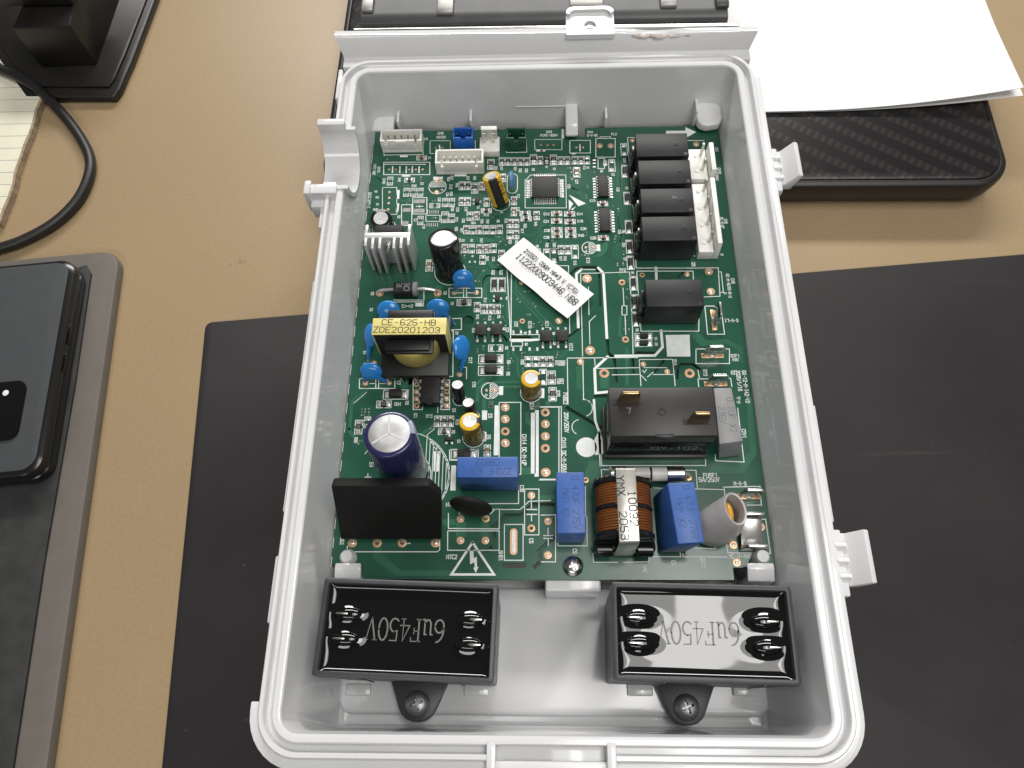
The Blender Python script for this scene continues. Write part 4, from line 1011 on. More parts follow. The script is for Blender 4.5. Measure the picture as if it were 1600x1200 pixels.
# --- through-hole pads
PADM = {}
def thp(T, x, y, rpx, hole=0.45, tin=True):
    c = B(*T(x, y)); r = rpx / 5.0
    r = round(r * 4) / 4
    key = (r, hole, tin)
    if key not in PADM:
        mb = MB()
        mb.lathe((0, 0, 0), UP, [(r, 0), (r * 0.98, .07), (r * .62, .12), (r * hole, .10)], 22, 0, False, False)
        if tin: mb.lathe((0, 0, .06), UP, [(r * hole, .03), (r * hole * .7, .12), (r * .08, .16)], 14, 1, False, True)
        else: mb.lathe((0, 0, .02), UP, [(r * hole, .0), (r * .05, 0)], 14, 2, False, True)
        PADM[key] = mb.mesh('through_hole_pad', [M['copper'], M['solder'], M['silkedge']], recalc=False)
    inst('through_hole_pad', PADM[key], pcb, (c.x, c.y, ZP + .03))
for T, r, pts in ((T4, 9, ((325, 150), (345, 622), (1000, 772), (438, 772))), (T4, 6.5, ((555, 175), (578, 550), (282, 697), (140, 427))), (T4, 8, ((1127, 103), (1140, 235))), (T4, 5, ((695, 712), (852, 760), (688, 125), (982, 122))),
                  (Z6, 5, ((960, 820), (1540, 815))), (Z6, 5.5, ((950, 215),)), (T6, 8, ((48, 178), (48, 250), (48, 326), (48, 402), (48, 552))), (T5, 8, ((1240, 72), (1240, 150), (1240, 232), (1240, 310), (1513, 505))), (T5, 5.8, ((1415, 660), (1415, 880), (1527, 833), (1525, 1060))), (T5, 6.8, ((940, 962), (1107, 962), (941, 818), (1110, 816))),
                  (T5, 7.8, ((217, 978), (383, 978), (550, 978), (773, 978))), (T6, 5.5, ((300, 600), (440, 585), (945, 585))), (T6, 6, ((1225, 1005), (1398, 893), (1245, 1115))), (T2, 6, ((485, 240), (570, 240), (1238, 228))), (T2, 4.5, ((740, 198),)),
                  (T1, 2.6, ((340, 425), (392, 425), (497, 425), (548, 425), (600, 425), (343, 603), (340, 648), (336, 690), (332, 738), (705, 255), (758, 255), (1525, 233), (1578, 233), (1625, 233))), (T1, 4.6, ((720, 515), (712, 605))), (T3, 7.5, ((268, 290), (720, 290))), (T3, 4.8, ((848, 287), (1020, 287), (222, 838), (890, 925))), (T3, 5.4, ((155, 995), (340, 990))),
                  (T3, 5.2, tuple((x, y) for x in (555, 790) for y in (1003, 1060, 1115, 1170))), (Z7, 3, ((200, 900),)), (Z7, 5, ((325, 900),)), (Z5, 2.8, ((655, 670), (770, 670))), (Z4, 2.6, ((505, 305), (610, 305)))):
    for k, (x, y) in enumerate(pts): thp(T, x, y, r, 0.45, (k * 7 + int(x)) % 3 != 0)
c = B(*T5(1297, 970))
mb = MB().prism(rrect(c.x - 1.15, c.x + 1.15, c.y - 4.2, c.y + 4.2, 1.1), ZP + .03, ZP + .12); mb.build('slotted_pad', M['copper'], pcb)
MB().prism(rrect(c.x - .5, c.x + .5, c.y - 3.5, c.y + 3.5, .45), ZP + .12, ZP + .22).build('slotted_pad', M['solder'], pcb)
# vias
def via(x, y, r=0.36):
    vias.annulus((x, y), r * .5, r, ZP + .05, 10, 0); vias.add([(x + r * .5 * math.cos(i * .785), y + r * .5 * math.sin(i * .785), ZP + .052) for i in range(8)], [tuple(range(8))], 2 if int(x * 7.3 + y * 3.1) % 3 == 0 else 1)
for T, pts in ((Z6, ((225, 55), (350, 30), (230, 190), (290, 195), (705, 350), (705, 385), (660, 580), (660, 750), (370, 785), (510, 785), (885, 475), (925, 520), (1000, 355), (1060, 355), (1130, 550), (1170, 590), (1040, 715), (1075, 718), (1225, 835), (1270, 880), (1140, 860), (1135, 905), (700, 890))),
               (Z7, ((155, 210), (150, 255), (60, 260), (60, 298), (590, 400), (622, 445), (755, 320), (800, 310), (755, 375), (545, 515), (545, 560), (1315, 305), (1310, 345), (1290, 388), (770, 560), (770, 605), (655, 845), (715, 840))),
               (Z8, ((255, 590), (310, 595), (365, 590), (260, 635), (305, 635), (365, 640), (250, 685), (290, 685), (365, 685), (210, 1095), (250, 1090), (200, 1135), (1325, 895), (1360, 865))),
               (Z5, ((595, 785), (640, 785), (690, 795), (1155, 910), (1155, 940), (1235, 900), (1240, 945), (1245, 725), (1245, 775), (1105, 535), (1120, 495), (1105, 585), (665, 430), (665, 480), (75, 570), (130, 565), (1160, 60), (1160, 95), (1080, 20))),
               (Z4, ((410, 625), (430, 690), (415, 775), (440, 800), (660, 1050), (660, 1090), (785, 690), (690, 930), (675, 900), (370, 625))), (Z3, ((650, 395), (695, 398), (720, 475), (690, 510), (800, 525), (960, 565), (1010, 565), (1195, 525), (680, 840), (730, 838), (1350, 480), (1475, 470), (160, 690), (155, 725), (470, 930), (330, 950), (595, 95), (650, 45), (700, 48))),
               (T4, ((590, 218), (583, 270), (590, 280), (580, 425), (580, 450), (570, 480), (600, 482), (525, 50), (562, 50), (525, 62)))):
    for x, y in pts:
        c = B(*T(x, y)); via(c.x, c.y)
# ================================================================== tall parts on the board
def P3(c, dz=0): return Vector((c.x, c.y, ZP + dz))
def wire(pts, r=0.4, m='solder', name='lead', parent=None):
    return MB().tube(spline([Vector(p) for p in pts], 6), r, 8).build(name, M[m], parent or pcb)
# --- five black relays
RLY = [[(993, 209), (1074, 208), (1076, 243.6), (995.6, 244.4)], [(997, 251), (1078, 249.6), (1080.6, 286), (999.6, 287.6)], [(1000.6, 295), (1081.4, 294), (1084.8, 331), (1003.6, 332.4)], [(1001.6, 338.4), (1086.4, 338), (1090.4, 375), (1005.6, 376.4)], [(1008.6, 436.8), (1097, 436), (1099.4, 478.4), (1011, 479)]]
relay_lab = ['relay in the row of four, next to the white arrow', 'second relay of the row of four', 'third relay of the row of four, with a pale scuff', 'relay at the near end of the row of four', 'relay standing alone below the row of four']
for k, q in enumerate(RLY):
    x0, x1, y0, y1 = rect_of(q, 13)
    g = empty('relay', ((x0 + x1) / 2, (y0 + y1) / 2, ZP), pcb, 'black ' + relay_lab[k])
    MB().box(x0, x1, y0, y1, ZP + .8, ZP + 13).build('cover', M['relay'], g, bevel=0.18)
    MB().box(x0 - 1.9, x1 - .4, y0 + .5, y1 - .5, ZP + .2, ZP + 3.4).build('base', M['relay'], g, bevel=0.2)
    MB().hexa([(x0 - 1.6, y0 + 1.6, ZP + 3.4), (x0, y0 + 1.6, ZP + 3.4), (x0, y1 - 1.6, ZP + 3.4), (x0 - 1.6, y1 - 1.6, ZP + 3.4)], [(x0 - 1.0, y0 + 2.2, ZP + 9.5), (x0, y0 + 2.2, ZP + 9.5), (x0, y1 - 2.2, ZP + 9.5), (x0 - 1.0, y1 - 2.2, ZP + 9.5)]).build('coil_end', M['sleeve'], g, bevel=0.2)
    cx, cy = x0 + (x1 - x0) * .78, y0 + (y1 - y0) * .52
    MB().lathe((cx, cy, ZP + 13.0), UP, [(.85, 0), (.85, .10), (.55, .14), (.5, -.4)], 16, 0, False, True).build('vent_hole', M['black'], g)
    MB().lathe((x1 - 1.2, y0 + 1.0, ZP + 13.0), UP, [(.75, 0), (.75, .06), (.5, .07)], 14).build('moulding_mark', M['black'], g)
    if k == 2:
        sm = MB()
        for i in range(9): sm.stroke([Vector((cx - 2.6 + random.uniform(-.9, 1.2), cy + random.uniform(.6, 1.4), ZP + 13.015)), Vector((cx - 2.6 + random.uniform(-.9, 1.2), cy + random.uniform(.6, 1.6), ZP + 13.015))], .16)
        stuff(sm.build('pale_scuff', M['greycap'], g, smooth=0))
# --- big brown-black relay
x0, x1, y0, y1 = rect_of([(951, 605), (1116, 605.5), (1121, 681), (954, 681)], 18)
g = empty('power_relay', ((x0 + x1) / 2, (y0 + y1) / 2, ZP), pcb, 'large brown-black relay with two brass tabs on top')
MB().box(x0, x1, y0, y1, ZP + 12.0, ZP + 18).build('lid', M['relaybig'], g, bevel=0.35)
MB().hexa([(x0 - .4, y0 - .9, ZP + .4), (x1 - .6, y0 - .9, ZP + .4), (x1 - .6, y1 - .2, ZP + .4), (x0 - .4, y1 - .2, ZP + .4)], [(x0 + .5, y0 + .4, ZP + 12), (x1 - 1.0, y0 + .4, ZP + 12), (x1 - 1.0, y1 - .4, ZP + 12), (x0 + .5, y1 - .4, ZP + 12)]).build('case', M['sleeve'], g, bevel=0.3)
MB().box(x0 - .9, x1 - .2, y0 - 1.6, y1, ZP + .15, ZP + 2.0).build('foot', M['relaybig'], g, bevel=0.3)
lx = x0 + (x1 - x0) * .42
MB().box(lx, lx + 5.4, y0 - .5, y0 + .8, ZP + 16.6, ZP + 18.15).build('snap', M['relaybig'], g, bevel=0.12)
cx, cy = (x0 + x1) / 2 - .2, (y0 + y1) / 2 - .2
MB().lathe((cx, cy, ZP + 18), UP, [(1.3, 0), (1.3, .16), (.9, .16), (.8, -.3)], 20, 0, False, True).build('centre_mark', M['black'], g)
for (px, py, w) in ((981, 628, 7.6), (1090, 659, 7.0)):
    c = B(px, py, 18)
    MB().box(c.x - w / 2 - 1.0, c.x + w / 2 + .6, c.y - .9, c.y + .9, ZP + 18, ZP + 18.18).build('tab_slot', M['black'], g)
    MB().ext([(c.x - w / 2 + .4, c.y - .4, ZP + 18), (c.x + w / 2 - .2, c.y - .4, ZP + 18), (c.x + w / 2 - .6, c.y - .4, ZP + 24.3), (c.x + w / 2 - 1.2, c.y - .4, ZP + 25.4), (c.x - w / 2 + 1.6, c.y - .4, ZP + 25.4), (c.x - w / 2 + .9, c.y - .4, ZP + 24.3)], (0, .8, 0)).build('brass_tab', M['brass'], g, bevel=0.1)
    MB().lathe((c.x, c.y - .42, ZP + 22), (0, -1, 0), [(.8, 0), (.6, .05)], 16).build('tab_dimple', M['brass'], g)
tm = MB(); text(tm, 'JQX-102', (x0 + 12, y0 - .36, ZP + 6), (1, 0, 0), (0, .112, 1), 2.2, wr=.8); text(tm, '7', (x0 + 5.5, y0 + 7.5, ZP + 18.03), (1, 0, 0), (0, 1, 0), 1.8)
stuff(tm.build('printed_marking', M['greycap'], g, smooth=0))
# --- box-shaped film capacitors
def film(name, top, dz, label, mt, lines, base=None, rot=0, ink='filmink'):
    if base is None:
        x0, x1, y0, y1 = rect_of(top, dz)
        bq = [(x0, y0), (x1, y0), (x1, y1), (x0, y1)]; tq = bq
    else:
        t = [B(p[0], p[1], dz) for p in top]; b = [B(p[0], p[1], .4) for p in base]
        tq = [(t[3].x, t[3].y), (t[2].x, t[2].y), (t[1].x, t[1].y), (t[0].x, t[0].y)]
        bq = [(b[3].x, b[3].y), (b[2].x, b[2].y), (b[1].x, b[1].y), (b[0].x, b[0].y)]
    cx = sum(p[0] for p in tq) / 4; cy = sum(p[1] for p in tq) / 4
    g = empty(name, (cx, cy, ZP), pcb, label)
    MB().hexa([(p[0], p[1], ZP + .4) for p in bq], [(p[0], p[1], ZP + dz) for p in tq]).build('case', M[mt], g, bevel=0.35)
    u = (Vector(tq[1]) - Vector(tq[0])).normalized()
    if rot: u = (Vector(tq[0]) - Vector(tq[3])).normalized()
    if rot == 180: u = -(Vector(tq[1]) - Vector(tq[0])).normalized()
    u3 = Vector((u.x, u.y, 0)); v3 = Vector((-u.y, u.x, 0)); tm = MB()
    for k, s_ in enumerate(lines):
        text(tm, s_, Vector((cx, cy, ZP + dz + .03)) + v3 * (1.5 - 3.0 * k), u3, v3, 2.0, wr=.55, th=.10, center=True)
    stuff(tm.build('printed_marking', M[ink], g, smooth=0))
    for s_ in (-1, 1):
        p = Vector((cx, cy, ZP)) + u3 * s_ * 5
        MB().cyl(p, p + UP * .6, .4, n=8).build('lead', M['solder'], g)
film('film_capacitor', [(714, 713.3), (809.8, 713.3), (809, 746), (714.2, 746)], 15, 'blue box capacitor lying crosswise beside the bridge rectifier', 'film', ['220NF 630V', 'CBB22'], rot=180)
film('film_capacitor', [(868.7, 737.5), (912, 737.5), (916, 832.5), (871, 833.7)], 14, 'blue box capacitor standing lengthwise left of the choke', 'film', ['0.47UF 275V', 'MKP X2'], rot=-90)
film('film_capacitor', [(1043, 754.5), (1085, 753), (1101, 847.5), (1059.5, 850)], 15, 'blue box capacitor leaning right of the choke', 'film', ['0.47UF 275V', 'MKP X2'], base=[(1021, 776), (1060, 775), (1072, 862), (1028, 864)], rot=-90)
film('suppression_capacitor', [(1115, 606), (1143, 605.5), (1161, 689), (1124, 694)], 13, 'grey box capacitor beside the large relay', 'greycap', ['0.1UF X2', '275V'], base=[(1109, 640), (1136, 640), (1157, 712), (1123, 716)], rot=-90, ink='greyink')
# --- cylindrical capacitors
def can(base, top, dz, rpx, label, sleeve, topm='captop', rim=0.82, stripe=None, vent=3, collar=None, r=None):
    p0 = B(base[0], base[1], .3); p1 = B(top[0], top[1], dz)
    r = r or rpx / (F_PX * 0.9131 + (top[1] - 600) * 0.4063) * (CAM.z - ZP - dz)
    ax = (p1 - p0); h = ax.length; ax.normalize()
    g = empty('electrolytic_capacitor', p0, pcb, label)
    bodyprof = [(r * .9, 0), (r, h * .03), (r, h * .07), (r * .955, h * .10), (r, h * .14), (r, h - r * .10), (r * .97, h - r * .03), (r * .9, h), (r * rim, h + .02)]
    mbx = MB(); n = 40
    mbx.lathe(p0, ax, bodyprof, n, 0)
    if stripe or collar:
        u = Vector((1, 0, 0)) - ax * ax.x; u.normalize(); w = ax.cross(u)
        nring = len(bodyprof) - 1
        for fi, f in enumerate(mbx.F):
            if fi >= nring * n: continue
            a = (fi % n) / n * 360; row = fi // n
            if collar and row < 5: mbx.M[fi] = 2
            if stripe and (a - stripe[0]) % 360 < stripe[1]: mbx.M[fi] = 1
    mbx.build('sleeve', [M[sleeve], M[stripe[2]] if stripe else M[sleeve], M[collar] if collar else M[sleeve]], g, smooth=50)
    MB().lathe(p1, ax, [(r * rim, .02), (r * rim * .98, .10), (r * rim * .5, .06), (r * .03, .02)], 32).build('can_top', M[topm], g)
    e = MB(); u = Vector((1, 0, 0)) - ax * ax.x; u.normalize(); w = ax.cross(u)
    for k in range(vent):
        a = math.radians(95 + 360 * k / vent)
        d = u * math.cos(a) + w * math.sin(a); s_ = ax.cross(d)
        c0 = p1 + ax * .085; wd = r * .036
        e.hexa([c0 - s_ * wd - ax * .1, c0 + d * r * rim * .93 - s_ * wd - ax * .1, c0 + d * r * rim * .93 + s_ * wd - ax * .1, c0 + s_ * wd - ax * .1], [c0 - s_ * wd + ax * .06, c0 + d * r * rim * .93 - s_ * wd + ax * .06, c0 + d * r * rim * .93 + s_ * wd + ax * .06, c0 + s_ * wd + ax * .06])
    e.build('vent_score', M['alu'], g, smooth=0)
    scirc(p0, r * 1.06)
    return g, p0, p1, r, ax
g, p0, p1, r, ax = can((634, 742), (608, 677), 31, 41.5, 'large navy electrolytic capacitor with dented silver top', 'navy', rim=.80, stripe=(352, 40, 'stripe'))
c = B(630, 744)
for k in range(-70, 71, 10):
    pass
RR = 15.4
scirc(c, RR, -95, 150)
scirc(c, RR * .97, -60, 55)
for k in range(8):
    x = c.x + 7.2 + k * 1.15
    if abs(x - c.x) < RR: 
        yy = math.sqrt(RR ** 2 - (x - c.x) ** 2)
        silk.stroke([Vector((x, c.y - yy, ZS)), Vector((x, c.y + yy, ZS))], .22)
g, *_ = can((703, 424), (692, 372), 17, 24, 'tall black electrolytic capacitor with silver top beside the heatsink', 'sleeve', rim=.68, vent=4)
g, *_ = can((600, 356), (595, 341), 7, 18, 'short black electrolytic capacitor behind the heatsink', 'sleeve', rim=.64, stripe=(60, 60, 'greycap'))
g, *_ = can((718, 624), (714.5, 601), 8, 10, 'tiny black electrolytic capacitor next to the eight-pin chip', 'sleeve', rim=.86)
g, *_ = can((739, 651), (731.5, 629), 8, 10, 'tiny black electrolytic capacitor beside the yellow one', 'sleeve', rim=.86)
g, *_ = can((829.6, 613), (830, 591), 10, 16, 'yellow and bronze electrolytic capacitor in the board centre', 'yellowsleeve', rim=.66, stripe=(335, 50, 'ink'), collar='bronzesleeve')
g, *_ = can((740, 682), (734, 658), 10, 17, 'yellow and bronze electrolytic capacitor near the bridge rectifier', 'yellowsleeve', rim=.66, stripe=(335, 50, 'ink'), collar='bronzesleeve')
g, p0, p1, r, ax = can((782, 317), (767, 275), 11.5, 14, 'leaning yellow electrolytic capacitor with a black stripe', 'yellowsleeve', rim=.68, stripe=(248, 62, 'ink'))
u = Vector((1, 0, 0)) - ax * ax.x; u.normalize(); w = ax.cross(u)
tm = MB(); dd = (-w * .55 + u * .83).normalized()
text(tm, '470UF 16V', p1 - ax * 1.6 + dd * (r + .03) - ax.cross(dd) * 1.0, -ax, ax.cross(dd), 1.7, wr=.6, th=.15)
stuff(tm.build('printed_marking', M['ink'], g, smooth=0))
# --- ceramic discs: centre pixel, height, radius, thickness, facing, holes, tail hole
def disc(px, py, dz, rx, ry, th, nor, mt, label, holes, name='disc_capacitor', tail=True):
    c = B(px, py, dz); nrm = Vector(nor).normalized()
    u = UP.cross(nrm); u = Vector((1, 0, 0)) if u.length < .1 else u.normalized()
    v = nrm.cross(u)
    g = empty(name, P3(c), pcb, label)
    mb = MB().ball(c, rx, ry, th / 2, 28, 16, basis=(u, v, nrm))
    mb.build('disc', M[mt], g, smooth=180)
    for k, hp in enumerate(holes):
        h = B(*hp)
        s_ = 1 if (Vector((h.x, h.y, 0)) - Vector((c.x, c.y, 0))).dot(u) >= 0 else -1
        a = c + u * (rx * .62 * s_) - v * ry * .60
        h0 = Vector((h.x, h.y, ZP))
        if tail:
            mid = a.lerp(h0, .55)
            MB().tube(spline([c + u * (rx * .35 * s_) - v * ry * .3, a, mid, a.lerp(h0, .8)], 5), [th * .40 - th * .26 * (i / 15) for i in range(16)], 12).build('coated_leg', M[mt], g, smooth=180)
        wire([a, a.lerp(h0, .6), h0 - UP * .2], .32, parent=g)
    return g
disc(723, 435, 6.5, 3.7, 3.3, 3.2, (.05, -.75, .75), 'bluecap', 'blue disc capacitor beside the tall black capacitor', [T3(848, 287), T3(1020, 287)])
disc(607, 485, 6.0, 4.1, 3.6, 3.2, (0, -.6, .75), 'bluecap', 'blue disc capacitor behind the transformer on the left', [(590, 505), (617, 505)])
disc(684, 482, 6.5, 4.1, 3.5, 3.2, (0, -.6, .8), 'bluecap', 'blue disc capacitor behind the transformer on the right', [(683, 506), (711, 507)])
disc(579, 524, 6.5, 4.4, 3.6, 3.2, (-.75, -.2, .65), 'bluecap', 'blue disc capacitor left of the transformer', [(583, 540), (575, 566)])
disc(580, 580, 5.5, 3.9, 3.2, 3.0, (-.1, -.8, .6), 'bluecap', 'blue disc capacitor in front of the transformer', [(571, 599), (607, 599)])
disc(721, 543, 6.5, 4.5, 3.7, 3.2, (.75, -.15, .7), 'bluecap', 'blue disc capacitor right of the transformer', [(719, 562), (718, 585)])
disc(799.5, 281, 5.0, 3.5, 3.2, 2.5, (1, 0, .12), 'paleblue', 'pale blue ceramic disc beside the square chip', [(800, 285), (800, 297)], name='ceramic_resonator', tail=False)
disc(735.6, 791, 8.5, 6.8, 6.2, 4.2, (-.15, -.9, .10), 'rubberblack', 'black thermistor disc between bridge and blue capacitor', [T5(941, 818), T5(1110, 816)], name='thermistor', tail=False)
# --- bridge rectifier
bl, br_ = B(532.7, 843, 3.0), B(689.5, 843, 3.0)
tl, tr2 = B(517, 759, 24.5), B(688.5, 759, 24.5)
g = empty('bridge_rectifier', P3(bl.lerp(br_, .5)), pcb, 'flat black bridge rectifier standing on four legs')
def bq(u, v): return (bl.lerp(br_, u)).lerp(tl.lerp(tr2, u), v)
nrm = (br_ - bl).cross(tl - bl).normalized()
nrm = -nrm if nrm.y < 0 else nrm
MB().ext([bq(0, 0), bq(1, 0), bq(1, .80), bq(.90, .985), bq(.88, 1), bq(.02, 1), bq(0, .98)], nrm * 3.4).build('package', M['rubberblack'], g, bevel=0.5)
for x, y in ((217, 978), (383, 978), (550, 978), (773, 978)):
    h = B(*T5(x, y - 6)); t_ = min(max((h.x - bl.x) / (br_.x - bl.x), .03), .97); a = bq(t_, .06) + nrm * 1.6
    wire([a, a.lerp(h, .6) , Vector((h.x, h.y, ZP - .2))], .62, 'solder', 'leg', g)
# --- transformer
q0 = [(582, 498), (696, 495), (699, 521), (581, 524)]
x0, x1, y0, y1 = rect_of(q0, 19)
cx, cy = (x0 + x1) / 2, (y0 + y1) / 2
g = empty('transformer', (cx, cy, ZP), pcb, 'transformer with pale yellow tape round its core')
tp2 = MB()
zt = ZP + 19
tp2.ext([(x0, y0, zt), (x1, y0, zt), (x1, y0, ZP + 4), (x1 - .45, y0, ZP + 4), (x1 - .45, y0, zt - .45), (x0 + .45, y0, zt - .45), (x0 + .45, y0, ZP + 4), (x0, y0, ZP + 4)], (0, y1 - y0, 0))
tp2.build('yellow_tape', M['yellow'], g, bevel=0.2)
MB().box(x0 + .46, x1 - .46, y0 + .4, y1 - .4, zt - 4.6, zt - .46).build('core_yoke', M['ic'], g, bevel=0.1)
for s_ in (x0 + .46, x1 - 4.0):
    MB().box(s_, s_ + 3.5, y0 + .4, y1 - .4, ZP + 4, zt - 4.6).build('core_leg', M['ic'], g)
MB().box(x0 + 4.3, x1 - 4.6, y0 - 4.6, y1 + 4.8, zt - 5.8, zt - 4.65).build('bobbin_top', M['black'], g, bevel=0.4)
MB().box(x0 + 4.6, x1 - 4.9, y1 + .1, y1 + 3.8, zt - 4.6, zt - 1.2).build('bobbin_top', M['black'], g, bevel=0.4)
MB().box(x0 + 4.0, x1 - 5.6, y0 - 4.0, y0 - .1, zt - 4.6, zt - 3.4).build('bobbin_top', M['black'], g, bevel=0.4)
MB().lathe((cx + .5, cy, ZP + 5), UP, [(8.6, 0), (8.8, 1), (8.8, 7), (8.4, 8.2)], 36).build('winding', M['amber'], g)
MB().box(x0 + .6, x1 - .4, cy - 11.6, cy + 11.6, ZP + 2.2, ZP + 4.9).build('bobbin_base', M['black'], g, bevel=0.4)
for k in range(5):
    for yy in (cy - 11.0, cy + 11.0):
        xx = x0 + 2.5 + k * (x1 - x0 - 5) / 4
        MB().cyl((xx, yy, ZP - .2), (xx, yy, ZP + 2.6), .45, n=10).build('pin', M['solder'], g)
tm = MB()
text(tm, 'CE-625-HB', (cx - .2, cy + 1.35, zt + .03), (1, -.02, 0), (.02, 1, 0), 2.05, wr=.72, th=.13, center=True); text(tm, 'ZDE20201203', (cx - .8, cy - 1.45, zt + .03), (1, -.02, 0), (.02, 1, 0), 2.05, wr=.72, th=.13, center=True)
stuff(tm.build('printed_marking', M['ink'], g, smooth=0))
# --- heatsink with a transistor behind it
zh = ZP + 17
hl, hr_ = W(569.5, 368, zh), W(641, 366, zh)
g = empty('heatsink', (hl.x, hl.y, ZP), pcb, 'finned aluminium heatsink next to the left wall')
wd = hr_.x - hl.x
MB().box(hl.x, hr_.x, hl.y - 1.0, hl.y + 1.2, ZP + .4, zh).build('back_plate', M['alu'], g, bevel=0.15)
for k in range(7):
    t = k / 6
    xx = hl.x + .55 + (wd - 1.1) * t; ln = 4.4 if k not in (0, 6) else 3.2
    if k == 3: continue
    MB().box(xx - .45, xx + .45, hl.y - 1.0 - ln, hl.y - .95, ZP + .4, zh).build('fin', M['alu'], g, bevel=0.12)
for xx in (hl.x, hr_.x - 1.0):
    MB().box(xx, xx + 1.0, hl.y + 1.1, hl.y + 4.6, ZP + .4, zh).build('end_fin', M['alu'], g, bevel=0.12)
MB().box((hl.x + hr_.x) / 2 - 5, (hl.x + hr_.x) / 2 + 5, hl.y + 1.25, hl.y + 5.2, ZP + 3, zh - 1.0).build('power_transistor', M['ic'], pcb, bevel=0.3, label='black power transistor bolted to the heatsink')
xx = hl.x + wd * .5
MB().lathe((xx, hl.y - 1.0, zh - 4.2), (0, -1, 0), [(1.5, 0), (1.5, .8), (1.2, 1.2)], 20).build('bolt', M['steel'], g)
MB().lathe((xx, hl.y - 2.2, zh - 4.2), (0, -1, 0), [(.8, 0), (.7, 2.6)], 16).build('bolt_end', M['steel'], g)
# --- rectifier diode lying flat
c = B(635, 452, 2.6); g = empty('rectifier_diode', P3(c), pcb, 'black cylindrical diode with a silver band')
MB().lathe(c - Vector((4.4, 0, 0)), (1, 0, 0), [(2.1, 0), (2.6, .3), (2.65, .8), (2.65, 7.0)], 28, cap1=False).build('body', M['ic'], g)
MB().lathe(c + Vector((2.6, 0, 0)), (1, 0, 0), [(2.66, 0), (2.66, 1.3), (2.2, 1.7), (.4, 1.75)], 28, cap0=False).build('silver_band', M['greycap'], g)
a, b = B(*T3(268, 290)), B(*T3(720, 290))
wire([c - Vector((4.3, 0, 0)), c - Vector((7.0, 0, .2)), Vector((a.x + .3, a.y, ZP + 1.6)), Vector((a.x, a.y, ZP - .2))], .6, parent=g)
wire([c + Vector((4.2, 0, 0)), c + Vector((7.2, 0, 0)), Vector((b.x - .5, b.y, ZP + 1.8)), Vector((b.x, b.y, ZP - .2))], .6, parent=g)
tm = MB()
text(tm, '30', c + Vector((.5, -.2, 0)), (0, -1, 0), (1, 0, 0), 1.9, wr=.75, th=.16, center=True); text(tm, '3L', c + Vector((-2.2, -.2, 0)), (0, -1, 0), (1, 0, 0), 1.9, wr=.75, th=.16, center=True)
for v_ in tm.V:
    t_ = (v_.y - c.y) / 2.69; v_.y = c.y + 2.69 * math.sin(t_); v_.z = c.z + 2.69 * math.cos(t_)
stuff(tm.build('printed_marking', M['greycap'], g, smooth=0))
# --- choke with metal strap
zs = ZP + 19
sq = [W(963, 729.5, zs), W(992.5, 729.5, zs), W(999, 847, zs), W(967.5, 850, zs)]
scx = (sq[0].x + sq[1].x + sq[2].x + sq[3].x) / 4; sy0 = (sq[2].y + sq[3].y) / 2; sy1 = (sq[0].y + sq[1].y) / 2
g = empty('choke', (scx, (sy0 + sy1) / 2, ZP), pcb, 'copper wound choke with a silver strap')
sw = 5.9
MB().ext([(scx - sw / 2, sy0, ZP + 1), (scx - sw / 2, sy0, zs - .6), (scx - sw / 2, sy0 + .6, zs), (scx - sw / 2, sy1 - .6, zs), (scx - sw / 2, sy1, zs - .6), (scx - sw / 2, sy1, ZP + 1), (scx - sw / 2, sy1 - .4, ZP + 1), (scx - sw / 2, sy1 - .4, zs - .8), (scx - sw / 2, sy1 - .8, zs - .4), (scx - sw / 2, sy0 + .8, zs - .4), (scx - sw / 2, sy0 + .4, zs - .8), (scx - sw / 2, sy0 + .4, ZP + 1)], (sw, 0, 0)).build('metal_strap', M['tape'], g, bevel=0.12)
MB().box(scx - sw / 2 + .2, scx + sw / 2 - .2, sy0 + .5, sy1 - .5, zs - 3.0, zs - .45).build('core', M['ic'], g)
ccx, ccz = scx - .2, ZP + 9.0
ya, yb = B(970, 848, 6).y + .5, B(970, 768, 6).y + 1.5
fl_ = [ya + .3, (ya + yb) / 2, yb - .3]
for k, yy in enumerate(fl_):
    t = .5 if k == 1 else .8
    pts = [(ccx + x, yy - t, ccz + z) for x, z in [(9.2 * math.cos(a_ / 24 * 6.2832) * (1 if k != 1 else .97), 8.2 * math.sin(a_ / 24 * 6.2832)) for a_ in range(24)]]
    MB().ext(pts, (0, 2 * t, 0)).build('bobbin_flange', M['sleeve'], g, bevel=0.2)
turn = MB()
wr_ = .42
for k0, k1 in ((fl_[0] + .9, fl_[1] - .6), (fl_[1] + .6, fl_[2] - .9)):
    nn = int((k1 - k0) / (2 * wr_))
    for k in range(nn):
        yy = k0 + wr_ + (k1 - k0 - 2 * wr_) * k / max(1, nn - 1)
        turn.tube([Vector((ccx + 8.3 * math.cos(a_ / 28 * 6.2832), yy + .15 * math.sin(a_ / 28 * 6.28), ccz + 7.3 * math.sin(a_ / 28 * 6.2832))) for a_ in range(29)], wr_, 6)
stuff(turn.build('copper_winding', M['wire'], g, smooth=180))
MB().cyl((ccx, fl_[0], ccz), (ccx, fl_[2], ccz), 7.2, n=24).build('bobbin_core', M['sleeve'], g)
MB().box(ccx - 9.2, ccx + 9.6, ya - 3.2, ya + .2, ZP + .6, ZP + 6.5).build('bobbin_foot', M['sleeve'], g, bevel=0.9, seg=3)
MB().box(ccx - 8.6, ccx + 9.2, yb - .2, yb + 2.4, ZP + .6, ZP + 9).build('bobbin_foot', M['sleeve'], g, bevel=0.9, seg=3)
MB().lathe((ccx - 8.5, ya - 2.6, ZP + 5.2), (1, 0, 0), [(1.6, 0), (2.1, .3), (2.1, 4.8), (1.6, 5.1)], 18).build('pin_shroud', M['sleeve'], g)
